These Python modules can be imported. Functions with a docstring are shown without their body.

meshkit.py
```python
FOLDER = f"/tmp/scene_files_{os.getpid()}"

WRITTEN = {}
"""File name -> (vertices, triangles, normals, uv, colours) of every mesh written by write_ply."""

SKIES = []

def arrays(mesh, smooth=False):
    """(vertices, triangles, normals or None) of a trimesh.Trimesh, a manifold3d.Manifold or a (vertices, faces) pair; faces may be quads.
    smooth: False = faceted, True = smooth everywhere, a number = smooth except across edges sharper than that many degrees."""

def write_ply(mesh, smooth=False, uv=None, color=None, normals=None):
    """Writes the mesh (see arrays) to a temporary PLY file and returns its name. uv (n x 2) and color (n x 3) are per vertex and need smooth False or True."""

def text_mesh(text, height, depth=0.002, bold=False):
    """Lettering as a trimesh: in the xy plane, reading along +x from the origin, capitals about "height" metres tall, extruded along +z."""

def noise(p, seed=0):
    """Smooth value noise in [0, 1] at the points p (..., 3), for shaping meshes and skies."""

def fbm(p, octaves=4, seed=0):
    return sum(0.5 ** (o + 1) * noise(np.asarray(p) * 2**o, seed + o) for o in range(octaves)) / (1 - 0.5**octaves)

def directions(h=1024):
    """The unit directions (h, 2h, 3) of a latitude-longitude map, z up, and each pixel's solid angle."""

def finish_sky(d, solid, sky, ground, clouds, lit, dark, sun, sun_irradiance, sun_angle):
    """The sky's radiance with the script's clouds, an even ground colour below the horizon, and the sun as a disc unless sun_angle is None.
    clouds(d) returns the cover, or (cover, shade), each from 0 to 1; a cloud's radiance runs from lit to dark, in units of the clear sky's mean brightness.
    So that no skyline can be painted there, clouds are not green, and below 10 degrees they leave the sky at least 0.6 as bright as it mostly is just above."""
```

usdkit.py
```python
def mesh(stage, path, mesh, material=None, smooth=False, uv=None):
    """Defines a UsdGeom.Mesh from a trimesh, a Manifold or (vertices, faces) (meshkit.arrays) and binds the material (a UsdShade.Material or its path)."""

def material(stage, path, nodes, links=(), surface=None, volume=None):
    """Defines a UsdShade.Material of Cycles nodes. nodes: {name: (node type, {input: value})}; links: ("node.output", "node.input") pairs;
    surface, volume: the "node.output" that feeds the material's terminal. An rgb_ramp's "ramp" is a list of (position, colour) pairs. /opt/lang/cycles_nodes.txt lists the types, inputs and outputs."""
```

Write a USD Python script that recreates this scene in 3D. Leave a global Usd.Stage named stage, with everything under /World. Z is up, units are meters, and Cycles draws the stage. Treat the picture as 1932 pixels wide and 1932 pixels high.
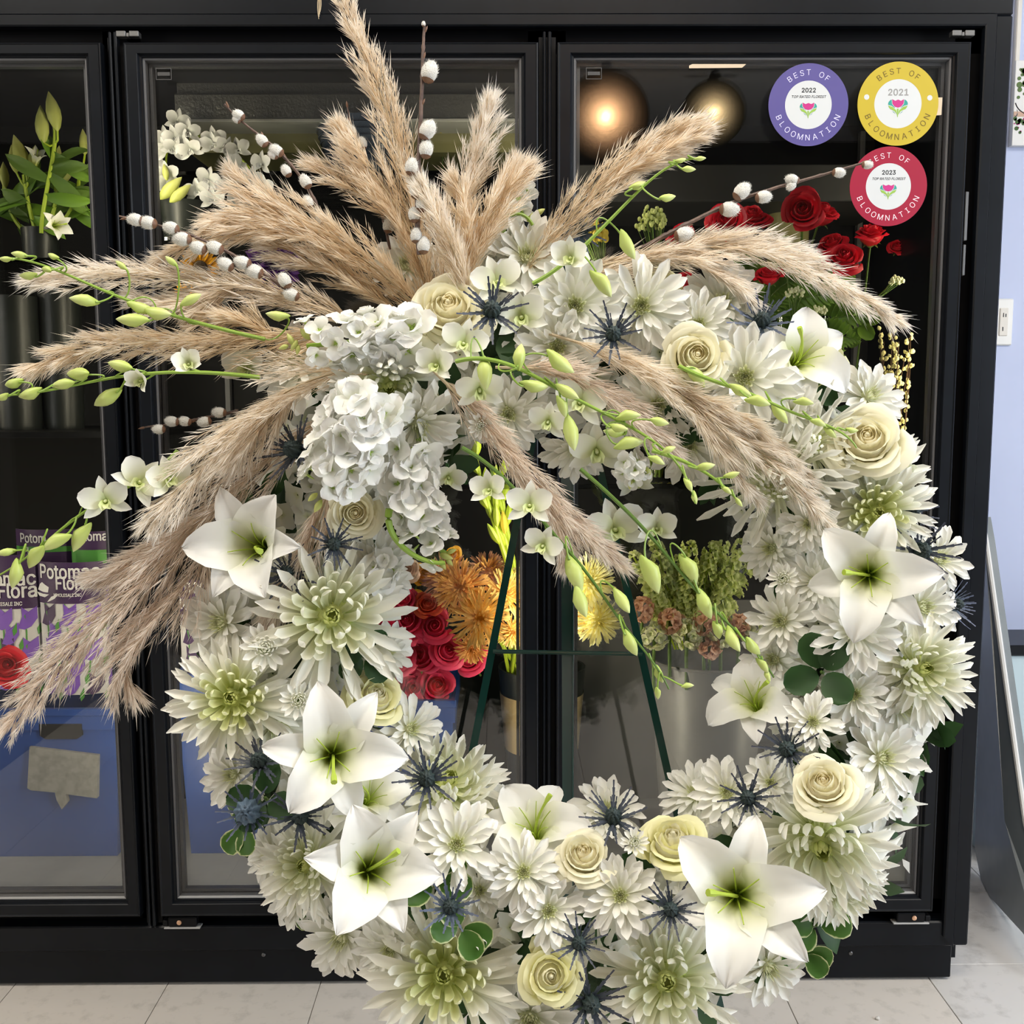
import math, random
import numpy as np, trimesh, usdkit, meshkit
from pxr import Usd, UsdGeom, UsdLux, Gf, Sdf, Vt
from shapely.geometry import Polygon, Point, box as sbox
from shapely import affinity

stage = Usd.Stage.CreateInMemory()
UsdGeom.SetStageUpAxis(stage, 'Z'); UsdGeom.SetStageMetersPerUnit(stage, 1.0)
UsdGeom.Xform.Define(stage, '/World')

# ------------------------------------------------------------------ camera
CX, CY, CZ, YAW, PIT, ROL, FPX = -0.0779, -1.9093, 1.1623, 0.0063, 0.1118, -0.0031, 1934.55
_cy, _sy, _cp, _sp = math.cos(YAW), math.sin(YAW), math.cos(PIT), math.sin(PIT)
FW = np.array([_sy * _cp, _cy * _cp, -_sp]); _ri = np.array([_cy, -_sy, 0.0]); _up = np.cross(_ri, FW)
RI = math.cos(ROL) * _ri + math.sin(ROL) * _up; UP = -math.sin(ROL) * _ri + math.cos(ROL) * _up
EYE = np.array([CX, CY, CZ])
cam = UsdGeom.Camera.Define(stage, '/World/camera')
cam.AddTransformOp().Set(Gf.Matrix4d(*RI, 0, *UP, 0, *(-FW), 0, *EYE, 1))
cam.CreateHorizontalApertureAttr(24.0); cam.CreateVerticalApertureAttr(24.0)
cam.CreateFocalLengthAttr(24.0 * FPX / 1932.0)
cam.CreateFStopAttr(0.0)
cam.CreateExposureAttr(0.0)

# ------------------------------------------------------------------ lights
def rect_light(name, pos, target, w, h, power, col, up=(0, 0, 1)):
    l = UsdLux.RectLight.Define(stage, '/World/' + name)
    z = np.array(pos, float) - np.array(target, float); z /= np.linalg.norm(z)
    x = np.cross(up, z); x /= np.linalg.norm(x); y = np.cross(z, x)
    l.AddTransformOp().Set(Gf.Matrix4d(*x, 0, *y, 0, *z, 0, *map(float, pos), 1))
    l.CreateWidthAttr(w); l.CreateHeightAttr(h); l.CreateIntensityAttr(power); l.CreateColorAttr(Gf.Vec3f(*col))
    return l
# daylight through the shop window in the wall on one side, ceiling panels, lamps inside the cooler
rect_light('window_daylight', (3.15, -1.7, 1.45), (0.0, -0.8, 0.9), 2.2, 1.8, 10.5, (0.86, 0.93, 1.0))
rect_light('shopfront_daylight', (-3.15, -2.2, 1.5), (0.0, -0.6, 0.9), 1.8, 1.7, 4.5, (1.0, 0.95, 0.88))
CEIL = [(-1.5, -1.15), (0.1, -1.15), (1.7, -1.15)]
for _k, (_x, _y) in enumerate(CEIL):
    rect_light('ceiling_panel_glow_%03d' % _k, (_x, _y, 2.66), (_x, _y + 0.001, 0), 1.1, 0.55, 12.8, (1.0, 0.93, 0.82), up=(0, 1, 0))
# strip lamps standing behind the cooler's door posts, shining inwards
STRIPS = [(-1.505, 0.6), (-0.790, -0.6), (-0.763, 0.6), (-0.014, -0.6), (0.014, 0.6), (0.768, -0.6)]
for _k, (_x, _d) in enumerate(STRIPS):
    rect_light('cooler_lamp_glow_%03d' % _k, (_x, 0.078, 0.98), (_x + _d, 0.078 + 0.26, 0.98), 0.014, 1.45, 62.0, (1.0, 0.89, 0.64))

# ------------------------------------------------------------------ helpers
def ray(px, py): return FW + RI * (px - 966) / FPX - UP * (py - 966) / FPX
def at(px, py, Y):
    d = ray(px, py); return EYE + d * (Y - CY) / d[1]
def px2m(P): return float((np.asarray(P) - EYE) @ FW) / FPX
COUNT = {}
def uniq(parent, name):
    k = parent + '/' + name; n = COUNT.get(k, 0); COUNT[k] = n + 1
    return k if n == 0 else '%s_%03d' % (k, n)
W = '/World'
def key(prim, **kw):
    for k, v in kw.items():
        if v is not None: prim.SetCustomDataByKey(k, v)
def mesh(parent, name, vf, mat, smooth=30, along=None, **kw):
    p = uniq(parent, name)
    if along is not None: smooth = True
    m = usdkit.mesh(stage, p, vf, '/World/Looks/' + mat, smooth=smooth)
    if along is not None:
        UsdGeom.PrimvarsAPI(m).CreatePrimvar('along', Sdf.ValueTypeNames.FloatArray, 'vertex').Set(Vt.FloatArray.FromNumpy(np.asarray(along, np.float32)))
    key(m.GetPrim(), **kw)
    return p
def xf(parent, name, pos=(0, 0, 0), R=None, s=1.0, **kw):
    p = uniq(parent, name); x = UsdGeom.Xform.Define(stage, p)
    R = np.eye(3) if R is None else R
    A = R.T * s
    x.AddTransformOp().Set(Gf.Matrix4d(*A[0], 0, *A[1], 0, *A[2], 0, *map(float, pos), 1))
    key(x.GetPrim(), **kw); return p
PROTO = {}
def place(kind, build, name, pos, R, s, label, category, group=None):
    p = xf(W, name, pos, R, s, label=label, category=category, group=group)
    if kind in PROTO:
        q = stage.GetPrimAtPath(p); q.GetReferences().AddInternalReference(PROTO[kind]); q.SetInstanceable(True)
    else:
        build(p); PROTO[kind] = p
    return p
def cat(parts):
    vs, fs, al, n = [], [], [], 0
    for q in parts:
        v, f = q[0], q[1]; f = np.asarray(f)
        if f.shape[1] == 4: f = np.vstack([f[:, [0, 1, 2]], f[:, [0, 2, 3]]])
        vs.append(v); fs.append(f + n); n += len(v); al.append(q[2] if len(q) > 2 else np.zeros(len(v)))
    return np.vstack(vs), np.vstack(fs), np.concatenate(al)
def box(x0, x1, y0, y1, z0, z1, bev=0.0):
    if bev <= 0:
        m = trimesh.creation.box(bounds=[[x0, y0, z0], [x1, y1, z1]]); return m.vertices, m.faces
    c = [(x, y, z) for x in (x0, x1) for y in (y0, y1) for z in (z0, z1)]; pts = []
    for p in c:
        m = [1 if p[0] == x0 else -1, 1 if p[1] == y0 else -1, 1 if p[2] == z0 else -1]
        for a in range(3):
            pts.append([p[k] + (bev * m[k] if k != a else 0) for k in range(3)])
    h = trimesh.convex.convex_hull(np.array(pts)); return h.vertices, h.faces
def tube(pts, rad, sides=8, cap=True):
    p = np.asarray(pts, float); n = len(p); rad = np.broadcast_to(np.asarray(rad, float), (n,))
    t = np.gradient(p, axis=0); t /= np.linalg.norm(t, axis=1, keepdims=True) + 1e-12
    ref = np.array([0, 0, 1.0]) if abs(t[:, 2]).mean() < 0.8 else np.array([1.0, 0, 0])
    a = np.cross(t, ref); a /= np.linalg.norm(a, axis=1, keepdims=True) + 1e-12; b = np.cross(t, a)
    an = np.arange(sides) * 2 * np.pi / sides
    v = p[:, None] + rad[:, None, None] * (np.cos(an)[None, :, None] * a[:, None] + np.sin(an)[None, :, None] * b[:, None])
    f = [[i * sides + j, i * sides + (j + 1) % sides, (i + 1) * sides + (j + 1) % sides, (i + 1) * sides + j] for i in range(n - 1) for j in range(sides)]
    f = np.array(f); f = np.vstack([f[:, [0, 2, 1]], f[:, [0, 3, 2]]]); v = v.reshape(-1, 3)
    al = np.repeat(np.linspace(0, 1, n), sides)
    if cap:
        k = len(v); v = np.vstack([v, p[0], p[-1]]); al = np.append(al, [0, 1])
        c = [[k, j, (j + 1) % sides] for j in range(sides)] + [[k + 1, (n - 1) * sides + (j + 1) % sides, (n - 1) * sides + j] for j in range(sides)]
        f = np.vstack([f, c])
    return v, f, al
def spline(pts, n=40):
    from scipy.interpolate import CubicSpline
    p = np.asarray(pts, float)
    if len(p) == 2: return p[0] + (p[1] - p[0]) * np.linspace(0, 1, n)[:, None]
    d = np.r_[0, np.cumsum(np.linalg.norm(np.diff(p, axis=0), axis=1) ** 0.7 + 1e-9)]
    return CubicSpline(d, p)(np.linspace(0, d[-1], n))
def lathe(prof, sides=16):
    p = np.asarray(prof, float); n = len(p); an = np.arange(sides) * 2 * np.pi / sides
    v = np.stack([p[:, 1, None] * np.cos(an), p[:, 1, None] * np.sin(an), np.repeat(p[:, :1], sides, 1)], -1).reshape(-1, 3)
    f = np.array([[i * sides + j, i * sides + (j + 1) % sides, (i + 1) * sides + (j + 1) % sides, (i + 1) * sides + j] for i in range(n - 1) for j in range(sides)])
    return v, np.vstack([f[:, [0, 1, 2]], f[:, [0, 2, 3]]]), np.repeat(np.linspace(0, 1, n), sides)
def frame_z(n, roll=0.0, up=(0, 0, 1)):
    n = np.asarray(n, float); n = n / np.linalg.norm(n); up = np.asarray(up, float)
    if abs(n @ up) > 0.97: up = np.array([0, 1.0, 0])
    x = np.cross(up, n); x /= np.linalg.norm(x); y = np.cross(n, x)
    c, s = math.cos(roll), math.sin(roll)
    return np.stack([c * x + s * y, -s * x + c * y, n], 1)
def prism(poly, y0, y1):
    """a shapely polygon in x, z extruded from y0 to y1 (y0 < y1)."""
    out = []
    for g in getattr(poly, 'geoms', [poly]):
        if g.is_empty or g.area < 1e-9: continue
        m = trimesh.creation.extrude_polygon(g, y1 - y0, engine='earcut')
        v = np.array(m.vertices); out.append((np.stack([v[:, 0], y1 - v[:, 2], v[:, 1]], 1), np.array(m.faces)))
    return cat(out)[:2]
def text_xz(s, h, bold=False, depth=0.0006):
    m = meshkit.text_mesh(s, h, depth, bold); v = np.array(m.vertices)
    return np.stack([v[:, 0], -v[:, 2], v[:, 1]], 1), np.array(m.faces)
LOOKS = set()
def mat(name, col=(.8, .8, .8), rough=.5, ramp=None, transl=0.0, noise=None, bump=None, metal=0.0, coat=0.0, spec=.5, emit=0.0, sheen=0.0, fac='along', vec='position', rnd=0.0):
    """one principled look; noise=(scale, colour2, contrast); bump=(scale, strength); transl mixes in light through the surface"""
    n = {'p': ('principled_bsdf', {'base_color': col, 'roughness': rough, 'metallic': metal, 'coat_weight': coat, 'specular_ior_level': spec, 'sheen_weight': sheen})}
    L = []; src = None
    if ramp:
        n['a'] = ('attribute', {'attribute': fac}); n['r'] = ('rgb_ramp', {'ramp': ramp}); L.append(('a.fac', 'r.fac')); src = 'r.color'
    if noise or bump: n['g'] = ('geometry', {})
    if noise:
        sc, c2, lo, hi = noise
        n['nt'] = ('noise_texture', {'scale': sc, 'detail': 5, 'roughness': .6}); n['mr'] = ('map_range', {'from_min': lo, 'from_max': hi, 'clamp': True})
        n['mx'] = ('mix_color', {'a': col, 'b': c2}); L += [('g.position', 'nt.vector'), ('nt.fac', 'mr.value'), ('mr.result', 'mx.fac')]
        if src: L.append((src, 'mx.a'))
        src = 'mx.result'
    if rnd:
        n['oi'] = ('object_info', {}); n['rm'] = ('map_range', {'to_min': 1 - rnd, 'to_max': 1.0}); n['mu'] = ('mix_color', {'blend_type': 'multiply', 'fac': 1.0, 'a': col})
        L += [('oi.random', 'rm.value'), ('rm.result', 'mu.b')]
        if src: L.append((src, 'mu.a'))
        src = 'mu.result'
    if bump:
        n['bt'] = ('noise_texture', {'scale': bump[0], 'detail': 3}); n['b'] = ('bump', {'strength': bump[1], 'distance': 0.002})
        L += [('g.position', 'bt.vector'), ('bt.fac', 'b.height'), ('b.normal', 'p.normal')]
    if emit: n['p'][1].update(emission_color=col, emission_strength=emit)
    if src: L.append((src, 'p.base_color'))
    surf = 'p.BSDF'
    if transl:
        n['t'] = ('translucent_bsdf', {'color': col}); n['m'] = ('mix_closure', {'fac': transl}); L += [('p.BSDF', 'm.closure1'), ('t.BSDF', 'm.closure2')]
        if src: L.append((src, 't.color'))
        surf = 'm.closure'
    usdkit.material(stage, '/World/Looks/' + name, n, L, surface=surf)

# ------------------------------------------------------------------ looks
mat('black_metal', (.0038, .0048, .0068), .32, noise=(14, (.0055, .007, .010), .35, .7), spec=.20)
mat('black_matte', (.003, .003, .004), .55, spec=.2)
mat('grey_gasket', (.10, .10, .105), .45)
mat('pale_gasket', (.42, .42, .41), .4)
mat('dark_liner', (.006, .0063, .007), .5, spec=.12)
mat('shelf_dark', (.032, .033, .034), .5, spec=.2)
mat('etched_mark', (.055, .055, .055), .6)
mat('liner_grey', (.11, .112, .118), .45)
mat('liner_floor', (.17, .175, .19), .35, noise=(9, (.23, .235, .25), .35, .7))
mat('embossed_alloy', (.17, .17, .165), .36, metal=.55, bump=(170, 1.0))
mat('olive_panel', (.26, .24, .10), .5)
mat('hinge_metal', (.16, .16, .16), .4, metal=.8)
mat('brass', (.75, .45, .28), .4, metal=.6)
mat('wall_paint', (.50, .56, .76), .6, noise=(3, (.54, .60, .80), .3, .7))
mat('room_paint', (.15, .14, .13), .7)
mat('far_wall', (.035, .032, .030), .7)
mat('ceiling_paint', (.72, .71, .69), .7)
mat('floor_tile', (.78, .73, .665), .32, noise=(30, (.64, .60, .54), .52, .72), rnd=.07, bump=(60, .10))
mat('floor_tile_worn', (.72, .70, .67), .30, noise=(16, (.46, .44, .415), .52, .75), rnd=.07, bump=(60, .10))
mat('floor_grout', (.22, .20, .18), .8)
mat('white_plastic', (.78, .77, .73), .35)
mat('cream_wood', (.74, .70, .63), .5)
mat('tape', (.62, .50, .36), .6)
mat('tape_white', (.66, .66, .62), .6)
mat('board_face', (.20, .235, .25), .25, noise=(5, (.28, .31, .33), .35, .75))
mat('board_edge', (.74, .73, .70), .4)
mat('cabinet_pale', (.52, .64, .68), .4)
mat('blue_plastic', (.010, .046, .235), .35, noise=(7, (.014, .060, .28), .3, .7))
mat('label_grey', (.22, .22, .22), .7, noise=(45, (.15, .15, .15), .4, .65))
mat('easel_green', (.004, .050, .040), .25, coat=.4)
mat('foam_green', (.030, .060, .025), .9, bump=(160, .8))
mat('bucket_grey', (.16, .163, .17), .42, metal=.2, noise=(11, (.20, .203, .21), .3, .7))
mat('vase_dark', (.014, .017, .016), .38)
mat('kraft', (.38, .29, .15), .6)
mat('vase_green', (.03, .11, .025), .08, coat=.5)
mat('purple_print', (.050, .018, .085), .5)
mat('violet_print', (.20, .085, .50), .5)
mat('green_print', (.08, .30, .05), .5)
mat('paper_white', (.66, .65, .67), .55)
mat('print_white', (.80, .79, .82), .5)
mat('badge_purple', (.095, .080, .27), .35)
mat('badge_yellow', (.50, .385, .030), .35)
mat('badge_red', (.32, .010, .038), .35)
mat('badge_white', (.60, .625, .64), .35)
mat('ink_black', (.02, .02, .025), .5)
mat('ink_grey', (.28, .28, .28), .5)
mat('ink_gold', (.16, .11, .005), .5)
mat('ink_lilac', (.62, .60, .84), .5)
mat('ink_pink', (.86, .66, .72), .5)
mat('logo_pink', (.50, .018, .20), .5)
mat('logo_teal', (.02, .30, .26), .5)
mat('logo_lime', (.26, .45, .06), .5)
# petals: the colour runs from the base (0) to the tip (1) of each one, as it grows
mat('mum_petal', ramp=[(0, (.62, .68, .26)), (.28, (.80, .82, .56)), (.6, (.885, .878, .77)), (1, (.905, .895, .83))], rough=.55, transl=.28)
mat('mum_inner', ramp=[(0, (.54, .61, .20)), (.3, (.76, .785, .52)), (1, (.885, .885, .80))], rough=.55, transl=.25)
mat('mum_green', ramp=[(0, (.50, .57, .12)), (.4, (.72, .75, .36)), (1, (.85, .855, .64))], rough=.55, transl=.25)
mat('mum_heart', ramp=[(0, (.36, .46, .06)), (1, (.70, .72, .30))], rough=.55, transl=.15)
mat('daisy_petal', ramp=[(0, (.70, .73, .42)), (.22, (.86, .86, .74)), (1, (.905, .895, .855))], rough=.55, transl=.26)
mat('daisy_heart', ramp=[(0, (.60, .66, .24)), (1, (.87, .86, .68))], rough=.55, transl=.2)
mat('rose_cream', ramp=[(0, (.74, .74, .40)), (.5, (.89, .84, .56)), (1, (.90, .87, .68))], rough=.5, transl=.28)
mat('rose_heart', ramp=[(0, (.90, .75, .42)), (.6, (.92, .83, .55)), (1, (.92, .87, .66))], rough=.5, transl=.42)
mat('rose_yellow', ramp=[(0, (.70, .73, .26)), (.5, (.88, .85, .43)), (1, (.90, .88, .55))], rough=.5, transl=.28)
mat('rose_red', ramp=[(0, (.42, .006, .010)), (1, (.78, .012, .035))], rough=.42, transl=.2)
mat('rose_red_heart', ramp=[(0, (.30, .004, .010)), (1, (.62, .010, .025))], rough=.42, transl=.2)
mat('rose_pink', ramp=[(0, (.60, .020, .08)), (1, (.86, .07, .20))], rough=.45, transl=.2)
mat('rose_pink_heart', ramp=[(0, (.48, .012, .06)), (1, (.78, .04, .14))], rough=.45, transl=.2)
mat('rose_coral', ramp=[(0, (.62, .05, .03)), (1, (.78, .12, .06))], rough=.45, transl=.15)
mat('rose_gold', ramp=[(0, (.70, .30, .01)), (1, (.85, .46, .02))], rough=.45, transl=.15)
mat('rose_blush', ramp=[(0, (.66, .42, .30)), (1, (.80, .60, .50))], rough=.45, transl=.15)
mat('lily_petal', ramp=[(0, (.48, .57, .08)), (.2, (.66, .72, .26)), (.40, (.82, .83, .62)), (.6, (.87, .87, .81)), (1, (.895, .89, .865))], rough=.42, transl=.24)
mat('lily_green', (.42, .55, .06), .45, transl=.1)
mat('orchid_petal', ramp=[(0, (.64, .72, .30)), (.35, (.84, .86, .66)), (1, (.90, .90, .85))], rough=.42, transl=.25)
mat('orchid_lip', ramp=[(0, (.45, .58, .10)), (1, (.80, .84, .52))], rough=.42, transl=.2)
mat('orchid_bud', ramp=[(0, (.40, .53, .09)), (.6, (.60, .69, .22)), (1, (.68, .75, .36))], rough=.4, transl=.12)
mat('orchid_stem', (.24, .38, .05), .4)
mat('orchid_stem_dark', (.10, .19, .03), .4)
mat('stock_petal', ramp=[(0, (.66, .74, .36)), (.22, (.86, .87, .78)), (1, (.91, .905, .89))], rough=.55, transl=.28)
mat('stock_eye', (.40, .55, .12), .5)
mat('stock_cream', ramp=[(0, (.66, .74, .34)), (1, (.90, .89, .70))], rough=.55, transl=.25)
mat('thistle_bract', ramp=[(0, (.080, .105, .100)), (.4, (.052, .064, .086)), (1, (.034, .037, .058))], rough=.5)
mat('thistle_bract_blue', ramp=[(0, (.11, .16, .165)), (.5, (.095, .12, .175)), (1, (.085, .10, .16))], rough=.5)
mat('thistle_cone', (.022, .040, .040), .6)
mat('thistle_cone_blue', (.09, .14, .20), .6)
mat('pampas', ramp=[(0, (.78, .60, .38)), (.45, (.90, .77, .58)), (1, (.96, .90, .81))], rough=.8, transl=.55, spec=.1)
mat('pampas_pale', ramp=[(0, (.80, .66, .47)), (.45, (.92, .83, .70)), (1, (.96, .93, .88))], rough=.8, transl=.55, spec=.1)
mat('pampas_mauve', ramp=[(0, (.74, .60, .46)), (.45, (.89, .78, .67)), (1, (.95, .90, .84))], rough=.8, transl=.55, spec=.1)
mat('pampas_stem', (.52, .42, .27), .6)
mat('willow_bark', (.085, .052, .042), .5, noise=(120, (.16, .10, .075), .4, .65))
mat('willow_catkin', (.74, .73, .68), .9, sheen=.8, bump=(900, .8))
mat('willow_scale', (.16, .08, .045), .45)
mat('leaf_variegated', ramp=[(0, (.05, .13, .018)), (.74, (.07, .17, .025)), (.84, (.55, .60, .30)), (1, (.74, .76, .48))], rough=.45, transl=.22, spec=.35)
mat('leaf_dark', ramp=[(0, (.020, .055, .014)), (1, (.030, .080, .020))], rough=.5, transl=.15, spec=.3)
mat('leaf_mid', ramp=[(0, (.10, .19, .03)), (1, (.15, .25, .045))], rough=.45, transl=.25)
mat('leaf_fern', ramp=[(0, (.12, .25, .025)), (1, (.20, .36, .04))], rough=.45, transl=.3)
mat('lily_bud', ramp=[(0, (.44, .50, .10)), (1, (.66, .68, .24))], rough=.4, transl=.2)
mat('phal_petal', ramp=[(0, (.70, .72, .68)), (1, (.82, .82, .85))], rough=.5, transl=.25)
mat('sun_petal', (.80, .36, .01), .5, transl=.2)
mat('sun_eye', (.05, .03, .015), .8)
mat('mum_orange', ramp=[(0, (.66, .28, .05)), (1, (.93, .58, .20))], rough=.5, transl=.25)
mat('mum_gold', ramp=[(0, (.80, .44, .06)), (1, (.94, .70, .26))], rough=.5, transl=.25)
mat('mum_bronze', ramp=[(0, (.50, .20, .10)), (1, (.72, .40, .26))], rough=.5, transl=.25)
mat('mum_lemon', ramp=[(0, (.84, .76, .20)), (1, (.92, .90, .55))], rough=.5, transl=.25)
mat('purple_petal', ramp=[(0, (.06, .01, .12)), (1, (.13, .03, .24))], rough=.5, transl=.1)
mat('yellow_bloom', (.72, .55, .06), .6, transl=.15)
mat('yellow_catkin', (.84, .78, .36), .7)
mat('snap_green', ramp=[(0, (.50, .62, .12)), (1, (.84, .86, .42))], rough=.5, transl=.35)
mat('snap_peach', ramp=[(0, (.70, .36, .22)), (1, (.88, .56, .42))], rough=.5, transl=.25)
mat('glad_stem', (.36, .48, .03), .4)
mat('twig', (.10, .055, .03), .6)
mat('bowl_blue', (.05, .07, .11), .25)
usdkit.material(stage, '/World/Looks/door_glass', {
    'f': ('fresnel', {'IOR': 1.32}), 't': ('transparent_bsdf', {'color': (.982, .986, .984)}), 'g': ('glossy_bsdf', {'color': (1, 1, 1), 'roughness': 0.0}),
    'm': ('mix_closure', {})}, [('f.fac', 'm.fac'), ('t.BSDF', 'm.closure1'), ('g.BSDF', 'm.closure2')], surface='m.closure')
usdkit.material(stage, '/World/Looks/clear_glass', {
    'f': ('fresnel', {'IOR': 1.45}), 't': ('transparent_bsdf', {'color': (.86, .90, .87)}), 'g': ('glossy_bsdf', {'color': (1, 1, 1), 'roughness': 0.02}),
    'm': ('mix_closure', {})}, [('f.fac', 'm.fac'), ('t.BSDF', 'm.closure1'), ('g.BSDF', 'm.closure2')], surface='m.closure')
for _n, _c, _s in (('globe_warm', (1.0, .62, .36), 17.0), ('globe_soft', (1.0, .80, .48), 12.0)):
    usdkit.material(stage, '/World/Looks/' + _n, {
        'l': ('layer_weight', {'blend': .5}), 'r': ('rgb_ramp', {'ramp': [(0, (4.2, 3.9, 3.4)), (.008, (2.0, 1.75, 1.4)), (.03, (1.05, .92, .76)), (.08, (.52, .46, .38)), (.16, (.24, .21, .18)), (.28, (.09, .08, .07)), (.45, (.03, .027, .024)), (.7, (.010, .010, .010)), (1, (.004, .005, .006))]}),
        'x': ('mix_color', {'blend_type': 'multiply', 'fac': 1.0, 'a': _c, 'use_clamp': False}), 'e': ('emission', {'strength': _s})},
        [('l.facing', 'r.fac'), ('r.color', 'x.b'), ('x.result', 'e.color')], surface='e.emission')

# ------------------------------------------------------------------ the room
YB = 0.66
mesh(W, 'wall_back', box(-3.2, 3.2, YB, YB + .1, -.02, 2.8), 'wall_paint', kind='structure')
mesh(W, 'wall_left', box(-3.3, -3.2, -4.6, YB + .1, -.02, 2.8), 'room_paint', kind='structure')
mesh(W, 'wall_right', box(3.2, 3.3, -4.6, YB + .1, -.02, 2.8), 'wall_paint', kind='structure')
mesh(W, 'wall_front', box(-3.3, 3.3, -4.7, -4.6, -.02, 2.8), 'far_wall', kind='structure')
mesh(W, 'ceiling', box(-3.3, 3.3, -4.7, YB + .1, 2.72, 2.82), 'ceiling_paint', kind='structure')
fl = xf(W, 'floor', kind='structure')
mesh(fl, 'subfloor', box(-3.2, 3.2, -4.6, YB, -.03, -.002), 'floor_grout')
T = .3048
_a = at(300, 1873, 0.0); tx0 = at(298, 1875, -.01)[0]; ty0 = at(1880, 1819, 0)  # a joint meets the kick plate here
_d = ray(1870, 1819); ty0 = CY + _d[1] * (-CZ / _d[2]) ; _d2 = ray(297, 1890); tx0 = CX + _d2[0] * (-CZ / _d2[2])
rng = np.random.default_rng(3)
for j in range(-9, 3):
    for i in range(-6, 11):
        x0, y0 = tx0 + i * T, ty0 + j * T
        x1, y1 = x0 + T, y0 + T
        if x0 < -1.75 or x1 > 3.1 or y0 < -2.8: continue
        y1 = min(y1, YB); dz = rng.uniform(-.0004, .0002)
        if y1 - y0 < .02: continue
        mesh(fl, 'tile', box(x0 + .0008, x1 - .0008, y0 + .0008, y1 - .0008, -.004, dz, .0007), 'floor_tile_worn' if x0 > .75 else 'floor_tile')
mesh(W, 'baseboard_back', box(.84, 3.2, YB - .012, YB, 0, .10, .003), 'wall_paint', kind='structure')
for k, (x, y) in enumerate(CEIL):
    p = xf(W, 'ceiling_light', (x, y, 2.70), label=['flat white ceiling light panel above the picture side with lilies', 'flat white ceiling light panel above the wreath', 'flat white ceiling light panel above the wall socket side'][k], category='ceiling light', group='ceiling light panels')
    mesh(p, 'frame', cat([box(-.58, .58, -.30, -.28, -.03, .02), box(-.58, .58, .28, .30, -.03, .02), box(-.58, -.56, -.28, .28, -.03, .02), box(.56, .58, -.28, .28, -.03, .02)])[:2], 'white_plastic')
# two globe lamps hanging behind the viewer: the cooler's glass mirrors them
for k, (px, py, rad, look_, lab) in enumerate([(1145, 214, .19, 'globe_warm', 'glowing amber globe lamp mirrored in the black cooler glass'), (1350, 208, .14, 'globe_soft', 'smaller pale yellow globe lamp mirrored in the cooler glass')]):
    d = ray(px, py); P = EYE + d * ((0.0 - CY) / d[1]); Q = EYE + d * ((2.75 - CY) / d[1]); Q[1] = -Q[1] - .03
    p = xf(W, 'globe_lamp', Q, label=lab, category='lamp', group='globe lamps mirrored in the glass')
    s = trimesh.creation.uv_sphere(rad, count=[24, 48])
    mesh(p, 'globe', (s.vertices, s.faces), look_, True)
    mesh(p, 'cord', tube([(0, 0, rad), (0, 0, 2.72 - Q[2])], .004, 8)[:2], 'black_matte')
    mesh(p, 'cap', lathe([(rad * .93, .001), (rad * .93, .03), (rad + .03, .02), (rad + .03, .001)])[:2], 'black_matte')

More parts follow.
